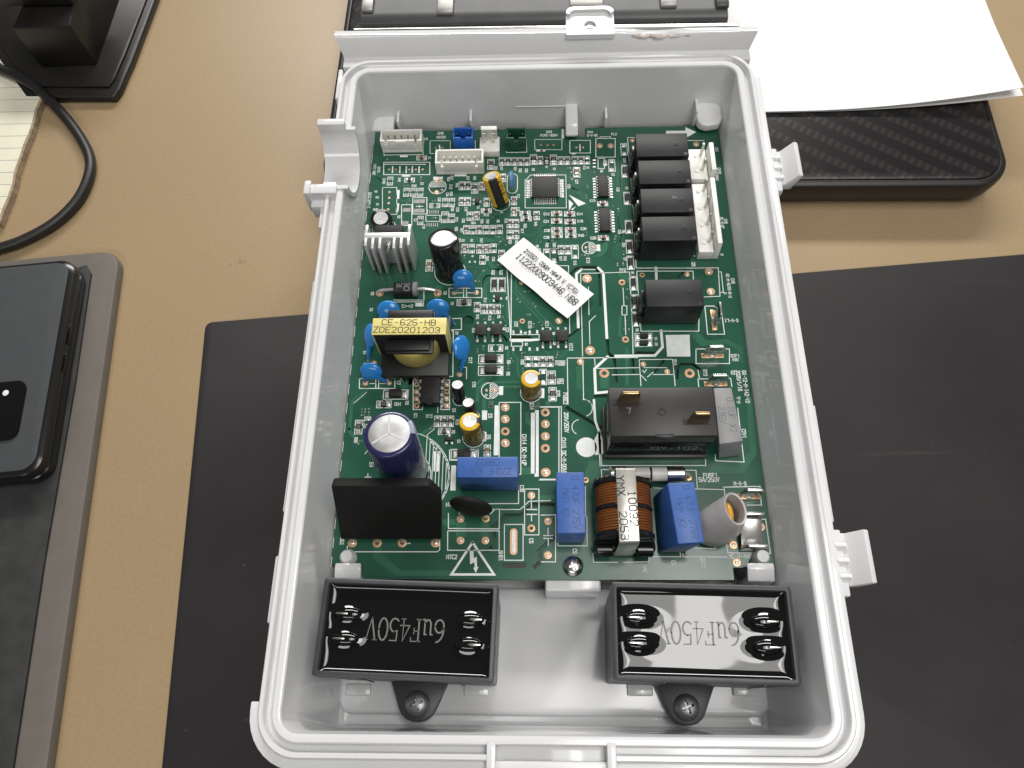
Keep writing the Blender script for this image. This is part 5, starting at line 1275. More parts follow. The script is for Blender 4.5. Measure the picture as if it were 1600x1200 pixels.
MB().lathe((ccx + 3.8, ya - 2.6, ZP + 5.2), (1, 0, 0), [(1.6, 0), (2.1, .3), (2.1, 4.8), (1.6, 5.1)], 18).build('pin_shroud', M['sleeve'], g)
tm = MB()
mid = (sy0 + sy1) / 2
text(tm, 'YMX  2053', (scx - 1.5, mid - .9, zs + .03), (.03, -1, 0), (1, .03, 0), 2.2, wr=.72, th=.15, center=True)
text(tm, '10032', (scx + 1.6, mid - 1.2, zs + .03), (.03, -1, 0), (1, .03, 0), 2.2, wr=.72, th=.15, center=True)
stuff(tm.build('printed_marking', M['ink'], g, smooth=0))
# --- fuse
c = B(1012, 741, 5.0); fa, fb = B(952, 741, 5.0), B(1070, 741, 5.0)
g = empty('fuse', P3(c), pcb, 'white ceramic tube fuse with silver end caps')
MB().cyl((fa.x + 5, c.y, c.z), (fb.x - 5, c.y, c.z), 2.25, n=28).build('tube', M['fusewhite'], g)
for s_, xx in ((1, fa.x), (-1, fb.x)):
    MB().lathe((xx, c.y, c.z), (s_, 0, 0), [(1.0, -.2), (2.2, .1), (2.55, .5), (2.55, 5.6), (2.3, 5.8)], 28).build('end_cap', M['steel'], g)
xb = W(1016, 741, c.z).x
MB().lathe((xb - .3, c.y, c.z), (1, 0, 0), [(2.27, 0), (2.27, .7)], 28).build('black_band', M['ink'], g)
for xx, T, hx_, hy_ in ((fa.x, T6, 440, 585), (fb.x, T6, 945, 585)):
    h = B(*T(hx_, hy_)); wire([(xx, c.y, c.z), (h.x + (1 if xx < c.x else -1) * .6, h.y, c.z - 1.0), (h.x, h.y, ZP - .2)], .5, parent=g)
# --- varistor in a grey sleeve
b0 = B(1112, 829, .5); t0 = B(1149, 795, 17)
g = empty('varistor', P3(b0), pcb, 'grey rubber sleeve over an orange varistor')
ax = (t0 - b0).normalized(); rs = []
u = Vector((1, .1, 0)); u = (u - ax * ax.dot(u)).normalized(); v = ax.cross(u)
n = 36
tiltv = Vector((.55, -.35, .75)).normalized()
def vring(t, ru, rv, inset=0):
    cpt = b0.lerp(t0, t); return [cpt + u * ((ru - inset) * math.cos(6.28318 * i / n)) + v * ((rv - inset) * math.sin(6.28318 * i / n)) for i in range(n)]
seqv = [(0, 7.2, 5.4, 0), (.15, 7.6, 5.6, 0), (.4, 7.2, 5.8, 0), (.65, 5.6, 5.6, 0), (.85, 4.4, 5.4, 0), (1.0, 3.5, 5.3, 0), (1.015, 3.35, 5.15, 0), (1.0, 2.85, 4.6, 0), (.75, 2.7, 4.4, 0), (.4, 2.4, 4.2, 0)]
MB().rings([vring(t, a, b, i) for t, a, b, i in seqv], cap1=True).build('sleeve', M['greysleeve'], g, smooth=60)
MB().ball(b0.lerp(t0, .80) - u * .9, 1.5, 3.7, 2.2, 20, 12, basis=(u, v, ax)).build('varistor_disc', mat('varistor_orange', (.62, .30, .03), .3), g, smooth=180)
# --- headers
def header(top, dz, mt, n, label, wall=.7, front=None, name='pin_header'):
    x0, x1, y0, y1 = rect_of(top, dz); g = empty(name, ((x0 + x1) / 2, (y0 + y1) / 2, ZP), pcb, label)
    zt = ZP + dz
    MB().box(x0, x1, y0, y1, ZP + .2, ZP + 1.6).build('floor', M[mt], g, bevel=.1)
    MB().box(x0, x1, y1 - wall, y1, ZP + 1.6, zt).build('wall', M[mt], g, bevel=.12)
    for xx in (x0, x1 - wall): MB().box(xx, xx + wall, y0 + wall, y1 - wall, ZP + 1.6, zt).build('wall', M[mt], g, bevel=.12)
    if n > 2:
        a_ = x0 + (x1 - x0) * .14; b_ = x1 - (x1 - x0) * .14
        for p, q in ((x0, a_ - .5), (a_ + .5, b_ - .5), (b_ + .5, x1)): MB().box(p, q, y0, y0 + wall, ZP + 1.6, zt).build('wall', M[mt], g, bevel=.12)
        for p in (a_, b_): MB().box(p - .5, p + .5, y0 + .05, y0 + wall, ZP + 1.6, zt - 2.4).build('wall', M[mt], g)
        if front: MB().box((x0 + x1) / 2 - 1.9, (x0 + x1) / 2 + 1.9, y0 - .35, y0 + .05, zt - 2.6, zt - .05).build('key_rib', M[mt], g, bevel=.1)
    else:
        m_ = (x0 + x1) / 2
        for p, q in ((x0, m_ - .9), (m_ + .9, x1)): MB().box(p, q, y0, y0 + wall, ZP + 1.6, zt).build('wall', M[mt], g, bevel=.12)
        MB().box(m_ - .9, m_ + .9, y0 + .05, y0 + wall, ZP + 1.6, zt - 1.8).build('wall', M[mt], g)
    for k in range(n):
        xx = x0 + (x1 - x0) * (.18 + .64 * k / (n - 1)); yy = (y0 + y1) / 2
        MB().box(xx - .3, xx + .3, yy - .3, yy + .3, ZP + 1.6, zt - .5).build('pin', M['steel'], g, smooth=0)
header([(594.5, 202.3), (657.6, 201.6), (660, 220), (594, 220)], 7.0, 'conn', 5, 'white five-pin header at the far left of the board', front=True)
header([(680, 233.6), (754.4, 232.4), (755.6, 254), (680, 255)], 7.0, 'conn', 6, 'white six-pin header in front of the blue one')
header([(707.6, 199), (739, 198.6), (739.4, 216), (707.6, 216)], 7.0, 'bluehead', 2, 'blue two-pin header')
header([(791, 199.4), (822, 199.4), (822.4, 216), (791.4, 216.4)], 7.0, 'greenhead', 2, 'dark green two-pin header')
x0, x1, y0, y1 = rect_of([(749.5, 214), (780, 213), (781, 236), (749.5, 237)], 3.6)
g = empty('friction_header', ((x0 + x1) / 2, (y0 + y1) / 2, ZP), pcb, 'white two-pin header with a tall locking plate')
MB().box(x0, x1, y0, y1, ZP + .2, ZP + 3.6).build('base', M['conn'], g, bevel=.2)
MB().ext([(x0 + .8, y1 - 1.2, ZP + 3.6), (x0 + .8, y1 - 1.5, ZP + 9.0), (x0 + .8, y1 - 2.2, ZP + 9.8), (x0 + .8, y1 - .6, ZP + 10.2), (x0 + .8, y1, ZP + 9.0), (x0 + .8, y1, ZP + 3.6)], (x1 - x0 - 1.6, 0, 0)).build('locking_plate', M['conn'], g, bevel=.2)
for s_ in (-1.7, 1.7): MB().box((x0 + x1) / 2 + s_ - .45, (x0 + x1) / 2 + s_ + .45, y1 - 3.4, y1 - 2.6, ZP + 3.6, ZP + 9).build('pin', M['steel'], g, smooth=0)
def side_header(px0, py0, px1, py1, pins, label):
    a = B(px0, py0, 4); b = B(px1, py1, 4); g = empty('power_header', ((a.x + b.x) / 2, (a.y + b.y) / 2, ZP), pcb, label)
    MB().box(a.x, b.x - 1.4, b.y, a.y, ZP + .2, ZP + 5.0).build('base', M['conn'], g, bevel=.25)
    MB().hexa([(b.x - 1.4, b.y, ZP + .2), (b.x + .9, b.y, ZP + .2), (b.x + .9, a.y, ZP + .2), (b.x - 1.4, a.y, ZP + .2)], [(b.x - .9, b.y + .8, ZP + 9.5), (b.x + .9, b.y + .8, ZP + 9.5), (b.x + .9, a.y - .6, ZP + 9.5), (b.x - .9, a.y - .6, ZP + 9.5)]).build('locking_wall', M['conn'], g, bevel=.3)
    for k in range(pins):
        t = (k + .42) / pins
        yy = a.y + (b.y - a.y) * t; xx = a.x + (b.x - a.x) * .60
        MB().box(xx - .55, xx + .55, yy - .55, yy + .55, ZP + 5, ZP + 11.5).build('pin', M['steel'], g, bevel=.12, seg=1)
        MB().lathe((xx - 1.9, yy - .4, ZP + 5), UP, [(.9, 0), (.8, .25), (.3, .45)], 14).build('moulding_dot', M['conn'], g)
side_header(1072, 236, 1112, 282, 2, 'white two-pin power header beside the relay row')
side_header(1080, 290, 1121, 396, 4, 'long white four-pin power header beside the relay row')
# --- blade terminals
def blade(px, py, h, w, along, label, lean=0.0):
    c = B(px, py); g = empty('blade_terminal', P3(c), pcb, label)
    d = Vector((1, 0, 0)) if along == 'x' else Vector((0, 1, 0)); t = Vector((0, .8, 0)) if along == 'x' else Vector((.8, 0, 0))
    ln = Vector((lean, 0, 0)) if along != 'x' else Vector((0, lean, 0))
    o = Vector((c.x, c.y, ZP)) - t / 2
    MB().ext([o - d * w / 2 + UP * .1, o + d * w / 2 + UP * .1, o + d * w / 2 + UP * (h - 1.6) + ln * .8, o + d * (w / 2 - 1.0) + UP * h + ln, o - d * (w / 2 - 1.0) + UP * h + ln, o - d * w / 2 + UP * (h - 1.6) + ln * .8], t).build('blade', M['steel'], g, bevel=.1)
    MB().lathe(o + t * (0 if along == 'x' else 1) + UP * (h * .55) + ln * .5, -t if along == 'x' else t, [(.7, -.02), (.5, .06)], 14).build('dimple', M['alu'], g)
    MB().box(c.x - (w / 2 + .6 if along == 'x' else .9), c.x + (w / 2 + .6 if along == 'x' else .9), c.y - (.9 if along == 'x' else w / 2 + .6), c.y + (.9 if along == 'x' else w / 2 + .6), ZP + .04, ZP + .22).build('foot_pad', M['copper'], g, bevel=.08)
    MB().ball((c.x, c.y, ZP + .3), 1.5 if along == 'x' else .9, .9 if along == 'x' else 1.5, .6, 14, 8).build('solder_joint', M['solder'], g)
blade(1115, 500, 8.5, 7.0, 'y', 'upright blade terminal below the two bare pads', .8)
blade(1113, 556, 7.5, 6.6, 'x', 'upright blade terminal beside the white square')
blade(1118, 600, 7.5, 6.6, 'x', 'upright blade terminal behind the grey capacitor')
blade(1170, 776, 8.0, 6.6, 'x', 'upright blade terminal behind the grey sleeve')
c = B(1170, 838); g = empty('mains_terminal', P3(c), pcb, 'folded silver mains terminal near the corner')
w = 6.4
MB().ext([(c.x - w / 2, c.y + 5.0, ZP + .2), (c.x - w / 2, c.y + 5.0, ZP + 4.5), (c.x - w / 2, c.y + 4.2, ZP + 5.0), (c.x - w / 2, c.y - 4.0, ZP + 2.2), (c.x - w / 2, c.y - 4.0, ZP + 1.6), (c.x - w / 2, c.y + 4.0, ZP + 4.2), (c.x - w / 2, c.y + 4.4, ZP + .2)], (w, 0, 0)).build('bent_plate', M['steel'], g, bevel=.1)
MB().ext([(c.x - w / 2 - .5, c.y - 4.6, ZP + .2), (c.x + w / 2 + 1.5, c.y - 4.6, ZP + .2), (c.x + w / 2 + 1.0, c.y - 4.6, ZP + 6.2), (c.x - w / 2 + 1.2, c.y - 4.6, ZP + 6.2)], (0, .8, 0)).build('blade', M['steel'], g, bevel=.1)
MB().ext([(c.x - w / 2 + .5, c.y + 5.4, ZP + .2), (c.x + w / 2 + 1.5, c.y + 5.4, ZP + .2), (c.x + w / 2 + 1.0, c.y + 5.4, ZP + 6.0), (c.x - w / 2 + 1.2, c.y + 5.4, ZP + 6.0)], (0, .8, 0)).build('blade', M['steel'], g, bevel=.1)
# --- serial number sticker
q = [B(*T3(1390, -123)), B(*T4(368, 268)), B(*T4(262, 398)), B(*T3(1262, 100))]
q = [Vector((p.x, p.y, 0)) for p in q]
e1 = (q[1] - q[0]).normalized(); e2 = (q[3] - q[0]); e2 = (e2 - e1 * e1.dot(e2)); sh = (q[3] - q[0]).length; e2.normalize(); sw = (q[1] - q[0]).length
g = empty('serial_sticker', Vector((q[0].x, q[0].y, ZP)), pcb, 'white paper sticker with printed serial number lying askew')
mb = MB(); ns = 24
top = []; 
for j in (0, 1):
    for i in range(ns + 1):
        p = q[0] + e1 * sw * i / ns + e2 * sh * j
        top.append(Vector((p.x, p.y, ZP + 1.75 + .35 * math.sin(i * .55 + j))))
mb.add(top + [p - UP * .12 for p in top], [(i, i + ns + 1, i + ns + 2, i + 1) for i in range(ns)] + [(i + 1 + 2 * (ns + 1), i + ns + 2 + 2 * (ns + 1), i + ns + 1 + 2 * (ns + 1), i + 2 * (ns + 1)) for i in range(ns)] + [(i, i + 1, i + 1 + 2 * ns + 2, i + 2 * ns + 2) for i in range(ns)] + [(i + ns + 2, i + ns + 1, i + 3 * ns + 3, i + 3 * ns + 4) for i in range(ns)])
mb.build('paper', M['label'], g, smooth=40)
tm = MB()
o = q[0] + e1 * 4.6 + e2 * 4.6; text(tm, '210321 09AM MA*3 W (C70)', (o.x, o.y, ZP + 2.16), e1, -e2, 1.75, wr=(sw - 8.6) / (24 * 1.75 * 1.3875), th=.15)
o = q[0] + e1 * 4.2 + e2 * 8.4; text(tm, '11222009003446 NBB', (o.x, o.y, ZP + 2.16), e1, -e2, 2.5, wr=(sw - 5.6) / (18 * 2.5 * 1.3875), th=.13)
stuff(tm.build('printed_marking', M['ink'], g, smooth=0))
# ================================================================== printing on the board
# header outlines
srect(T1, 660, 200, 818, 300); srect(T1, 298, 368, 658, 465, .3); sl([(300, 383), (625, 385)], .35, T1)
for x in (368, 425, 475, 522, 575): sl([(x, 402), (x - 2, 448)], .5, T1)
srect(T1, 288, 565, 400, 775); sfill(T1, [(402, 585), (424, 585), (418, 655), (396, 655)]); sfill(T1, [(400, 690), (420, 690), (412, 757), (392, 757)]); sfill(T1, [(425, 315), (485, 315), (485, 328), (425, 328)]); sfill(T1, [(850, 462), (945, 462), (943, 478), (850, 478)])
sfill(T1, [(440, 470), (505, 470), (505, 480), (440, 480)]); sl([(300, 300), (300, 312), (605, 308), (612, 200)], .26, T1); sl([(1255, 285), (1258, 292), (1415, 290), (1412, 190)], .26, T1); sl([(1000, 200), (1012, 200), (1015, 262)], .26, T1)
sl([(733, 236), (737, 268)], .5, T1)
def polar(T, x, y, rpx, ang, tab=True):
    """round capacitor outline with a hatched half; ang = direction of the hatched half"""
    c = B(*T(x, y)); r = rpx / 5.0; scirc(c, r, w=.3)
    d = Vector((math.cos(math.radians(ang)), math.sin(math.radians(ang)), 0)); e = Vector((-d.y, d.x, 0)); o = Vector((c.x, c.y, ZS))
    silk.stroke([o - e * r, o + e * r], .28)
    hd = (d + e).normalized(); hn = Vector((-hd.y, hd.x, 0))
    k = -r
    while k < r:
        h_ = math.sqrt(max(0, r * r - k * k)); seg = []
        for t in range(41):
            p = o + hn * k + hd * (-h_ + 2 * h_ * t / 40)
            if (p - o).dot(d) > 0.05: seg.append(p)
        if len(seg) > 1: silk.stroke([seg[0], seg[-1]], .28)
        k += .62
    pl = o - d * r * .45 - e * r * .55
    silk.stroke([pl - d * .55, pl + d * .55], .25); silk.stroke([pl - e * .55, pl + e * .55], .25)
    if tab:
        t = o + d * (r + .1); silk.add([t - e * r * .55, t + d * 1.4 - e * r * .55, t + d * 1.4 + e * r * .55, t + e * r * .55], [(0, 1, 2, 3)])
polar(T1, 718, 560, 17, 90); polar(Z5, 705, 675, 13.2, 0); polar(Z7, 258, 905, 15, 0); 
sfill(Z7, (( 1050, 870), (1105, 870), (1105, 1020), (1045, 1020))); sfill(T5, ((1085, 235), (1115, 235), (1112, 298), (1085, 298))); sfill(T5, ((1085, 92), (1120, 92), (1118, 155), (1085, 155)))
# resonator outline, warning marks
c = B(800.5, 285); pts = [Vector((c.x + x, c.y + y, ZS)) for x, y in rrect(-2.0, 2.0, -5.2, 4.2, 1.9)]; silk.stroke(pts + [pts[0]], .26)
sfill(T2, ((243, 622), (378, 690), (318, 712), (268, 650))); sfill(T2, ((243, 660), (278, 690), (245, 748))); sfill(T2, ((262, 735), (300, 712), (272, 745)))
sfill(T2, ((1003, 122), (1155, 122), (1155, 95), (1240, 132), (1170, 172), (1160, 146), (1003, 148)))
sfill(T2, ((188, 108), (208, 108), (208, 183), (188, 183)))
# top row connectors
srect(T1, 1478, 190, 1690, 270); srect(T2, 252, 198, 412, 296, .3); srect(T2, 455, 182, 606, 328, .3); sl([(488, 182), (488, 170), (568, 168), (568, 182)], .24, T2); sl([(330, 232), (332, 280)], .5, T2); srect(T2, 472, 338, 522, 418, .3)
sfill(T2, ((262, 298), (300, 298), (296, 306), (266, 306))); sfill(T1, ((1490, 272), (1540, 272), (1540, 285), (1490, 285))); sfill(T2, ((20, 270), (62, 270), (60, 284), (20, 284)))
# relay outlines
for a, b in ((175, 360), (370, 560), (570, 770), (780, 975)): sl([(765, a), (703 + (a - 175) * .07, a), (718 + (a - 175) * .07, b)], .26, T2)
sl([(760, 1000), (770, 1195), (1215, 1195)], .3, T2); sl([(1170, 198), (1300, 200)], .3, T2); sl([(1200, 530), (1330, 530)], .3, T2); sl([(1205, 545), (1335, 542)], .26, T2); sl([(1222, 1100), (1390, 1118), (1385, 1075)], .26, T2)
sl([(652, 100), (1020, 100)], .34, T4); sl([(1022, 100), (1025, 160)], .3, T4); sl([(652, 100), (680, 495), (1060, 495), (1062, 390)], .3, T4); sl([(605, 105), (625, 500), (628, 645)], .3, T4)
sl([(1030, 80), (1188, 78), (1200, 265), (1095, 270)], .26, T4); sl([(1190, 105), (1208, 105), (1222, 238), (1205, 240)], .26, T4); sl([(1100, 330), (1205, 330), (1230, 515), (1118, 515), (1100, 330)], .3, T4)
srect(T4, 1042, 612, 1262, 708, .3); sl([(1055, 750), (1065, 810)], .3, T4); sl([(1060, 860), (1055, 810), (1270, 805), (1278, 860)], .3, T4)
sl([(668, 682), (888, 680), (905, 855)], .28, T4); sl([(668, 682), (680, 855)], .28, T4); sl([(195, 672), (660, 668)], .3, T4); sl([(375, 672), (378, 720)], .28, T4); sl([(390, 740), (668, 735)], .28, T4); sl([(490, 782), (668, 780)], .28, T4); sl([(700, 735), (850, 735)], .28, T4); sl([(760, 780), (900, 780)], .28, T4)
sl([(680, 785), (715, 820)], .28, T4); sl([(722, 797), (760, 765)], .28, T4); sl([(690, 752), (702, 768), (716, 748)], .3, T4)
# thick white isolation lines
W1 = .95
sl([(268, 470), (255, 118), (290, 88)], W1, T4); sl([(398, 78), (432, 112), (456, 540)], W1, T4); sl([(462, 662), (375, 742), (382, 902), (470, 893)], W1, T4); sl([(512, 658), (772, 655), (822, 600), (812, 490)], W1, T4); sl([(778, 76), (782, 155)], W1, T4)
sl([(280, 90), (380, 90)], .26, T4); sl([(283, 120), (296, 660)], .26, T4); sl([(283, 115), (418, 112), (605, 106)], .26, T4); sl([(335, 205), (338, 388)], .26, T4); sl([(382, 393), (340, 432), (344, 580)], .26, T4); sl([(562, 210), (568, 325)], .26, T4); srect(T4, 555, 328, 587, 388, .26); sl([(575, 390), (580, 520)], .26, T4)
sl([(205, 160), (212, 510)], .26, T4); sl([(0, 60), (205, 65), (200, 140)], .26, T4); sl([(195, 672), (200, 975)], .28, T4); sl([(298, 700), (302, 940), (340, 955), (362, 985)], .28, T4)
sfill(T4, ((842, 520), (1000, 518), (1005, 662), (852, 662)))
sl([(1258, 60), (1290, 655)], .3, T3); sfill(Z6, ((755, 1095), (1090, 1095), (1230, 1088), (1235, 1120), (1080, 1135), (770, 1135))); srect(Z6, 790, 1140, 965, 1210, .28); sl([(790, 1028), (970, 1028)], .3, Z6); sl([(1050, 1028), (1225, 1028), (1225, 1090)], .28, Z6)
for x, y in ((1010, 1008), (1025, 1180), (440, 945), (678, 940), (1455, 1012), (1465, 1170)): 
    c = B(*Z6(x, y)); scirc(c, .42, w=.36, n=14)
sl([(790, 90), (785, 1030)], .3, Z6)
# fuse and DC motor headers
srect(T6, 10, 142, 148, 600, .28); sfill(T6, ((-42, 180), (-12, 180), (-12, 560), (-42, 560))); sl([(352, 100), (360, 230), (385, 300), (395, 510)], .8, T6)
c = B(*T6(305, 395)); silk.add([(c.x + 3.45 * math.cos(i * .2618), c.y + 3.45 * math.sin(i * .2618), ZS) for i in range(24)], [tuple(range(24))]); sfill(T6, ((355, 345), (385, 290), (405, 345), (410, 435), (360, 445)))
c = B(*T6(285, 150)); scirc(c, 3.1, -70, 90, .26); c = B(*T6(265, 270)); scirc(c, 2.7, 100, 240, .26)
srect(T6, 395, 350, 1050, 510, .26); sl([(1110, 440), (1112, 480), (1290, 488), (1250, 150)], .3, T6); sl([(395, 535), (990, 540), (998, 650)], .28, T6); sl([(398, 535), (405, 640), (480, 640)], .28, T6); sl([(725, 650), (1160, 660)], .26, T6)
sl([(1160, 645), (1390, 640), (1398, 757), (1308, 757)], .3, T6); sl([(1165, 645), (1170, 700)], .26, T6); sl([(1165, 870), (1188, 1055), (1455, 1058), (1425, 845), (1300, 845)], .3, T6)
sl([(345, 1060), (350, 1115), (500, 1115)], .3, T6); sl([(535, 1115), (695, 1112), (695, 1050)], .3, T6); sl([(705, 1065), (710, 1080), (895, 1080), (890, 1050)], .3, T6); sl([(908, 1062), (910, 1080), (1185, 1082)], .3, T6); sl([(980, 1025), (1108, 1030), (1110, 990)], .26, T6); sl([(125, 985), (128, 1012), (310, 1012), (308, 830)], .28, T6)
sl([(20, 820), (112, 818), (112, 1112), (22, 1112)], .28, T6); sl([(65, 900), (66, 945)], .28, T6); sl([(38, 948), (95, 948)], .28, T6); sl([(38, 965), (95, 965)], .28, T6); sl([(66, 968), (66, 1010)], .28, T6); sl([(298, 640), (300, 830)], .26, T6)
srect(T5, 1200, 38, 1345, 520, .3); sfill(T5, ((1170, 58), (1200, 58), (1195, 392), (1163, 392))); srect(T5, 1468, 70, 1600, 552, .3); sfill(T5, ((1440, 90), (1468, 90), (1466, 535), (1437, 535)))
srect(T5, 1370, 618, 1466, 925, .28); sl([(1415, 690), (1416, 752)], .28, T5); sl([(1385, 755), (1452, 755)], .34, T5); sl([(1385, 788), (1452, 788)], .34, T5); sl([(1416, 790), (1417, 832)], .28, T5)
srect(T5, 1235, 855, 1360, 1095, .28); sl([(860, 780), (860, 882), (1200, 885), (1202, 752), (1145, 755)], .28, T5); srect(T5, 855, 898, 1200, 1028, .28); sl([(930, 680), (935, 717), (1330, 715), (1330, 550)], .28, T5); sl([(1140, 785), (1172, 755), (1340, 755), (1400, 700), (1545, 695)], .26, T5)
sl([(183, 1000), (183, 1038), (785, 1038), (802, 1025), (802, 960)], .3, T5); sl([(300, 538), (342, 538)], .28, T5); sl([(321, 515), (319, 560)], .28, T5); sfill(T5, ((880, 460), (912, 460), (908, 628), (872, 628))); sfill(T5, ((762, 365), (800, 365), (795, 500), (760, 500))); srect(T5, 868, 355, 1060, 425, .3)
sl([(578, 985), (605, 980)], .25, T5)
# warning triangle with a lightning bolt
tri = [T5(1022, 975), T5(1165, 1190), T5(880, 1190)]
sl(tri + [tri[0]], .75)
sfill(T5, ((1003, 1025), (1027, 1025), (1030, 1082), (1050, 1070), (1052, 1140), (1062, 1138), (1044, 1180), (1026, 1145), (1036, 1142), (1034, 1108), (1005, 1122)))
# left-hand components
srect(T3, 808, 252, 1064, 325, .28); sl([(870, 288), (922, 288)], .26, T3); sl([(922, 256), (922, 320)], .28, T3); sl([(944, 256), (944, 320)], .28, T3); sl([(944, 288), (1000, 288)], .26, T3)
srect(T3, 108, 958, 385, 1035, .28); sl([(190, 997), (235, 997)], .26, T3); sl([(236, 960), (236, 1030)], .28, T3); sl([(258, 960), (258, 1030)], .28, T3); sl([(258, 997), (315, 997)], .26, T3)
sl([(375, 345), (612, 345), (612, 265)], .28, T3); sl([(285, 860), (340, 942), (640, 942)], .3, T3); sl([(650, 942), (838, 942), (842, 585), (765, 585)], .3, T3); sl([(375, 360), (608, 358), (608, 395)], .28, T3); sl([(440, 378), (520, 405), (525, 380), (445, 405), (440, 378)], .26, T3)
sl([(802, 490), (905, 488), (905, 575), (815, 578)], .28, T3); sl([(890, 870), (945, 870), (945, 960)], .26, T3); sfill(T3, ((545, 365), (600, 365), (600, 395), (545, 395)))
srect(T3, 528, 970, 600, 1200, .28); srect(T3, 745, 970, 812, 1200, .28)
for k in range(4):
    for x in (595, 748): 
        y = 990 + k * 57; sfill(T3, ((x, y), (x + 14, y), (x + 14, y + 20), (x, y + 20)))
sl([(130, 500), (330, 330)], .22, Z8); sl([(1460, 1300), (1270, 1000), (1390, 900)], .22, Z8); sl([(1440, 540), (1440, 650)], .26, Z8)
for y in range(210, 880, 30): sl([(583.5 - (y - 212) * .1008 + 1.5, y), (583.5 - (y + 16 - 212) * .1008 + 1.5, y + 16)], .16)
srect(Z1, 955, 965, 1175, 1060, .26); srect(Z1, 750, 690, 970, 945, .3); srect(Z1, 575, 800, 735, 1125, .3)
sl([(800, 825), (910, 825)], .3, Z1); sl([(853, 805), (853, 845)], .3, Z1)
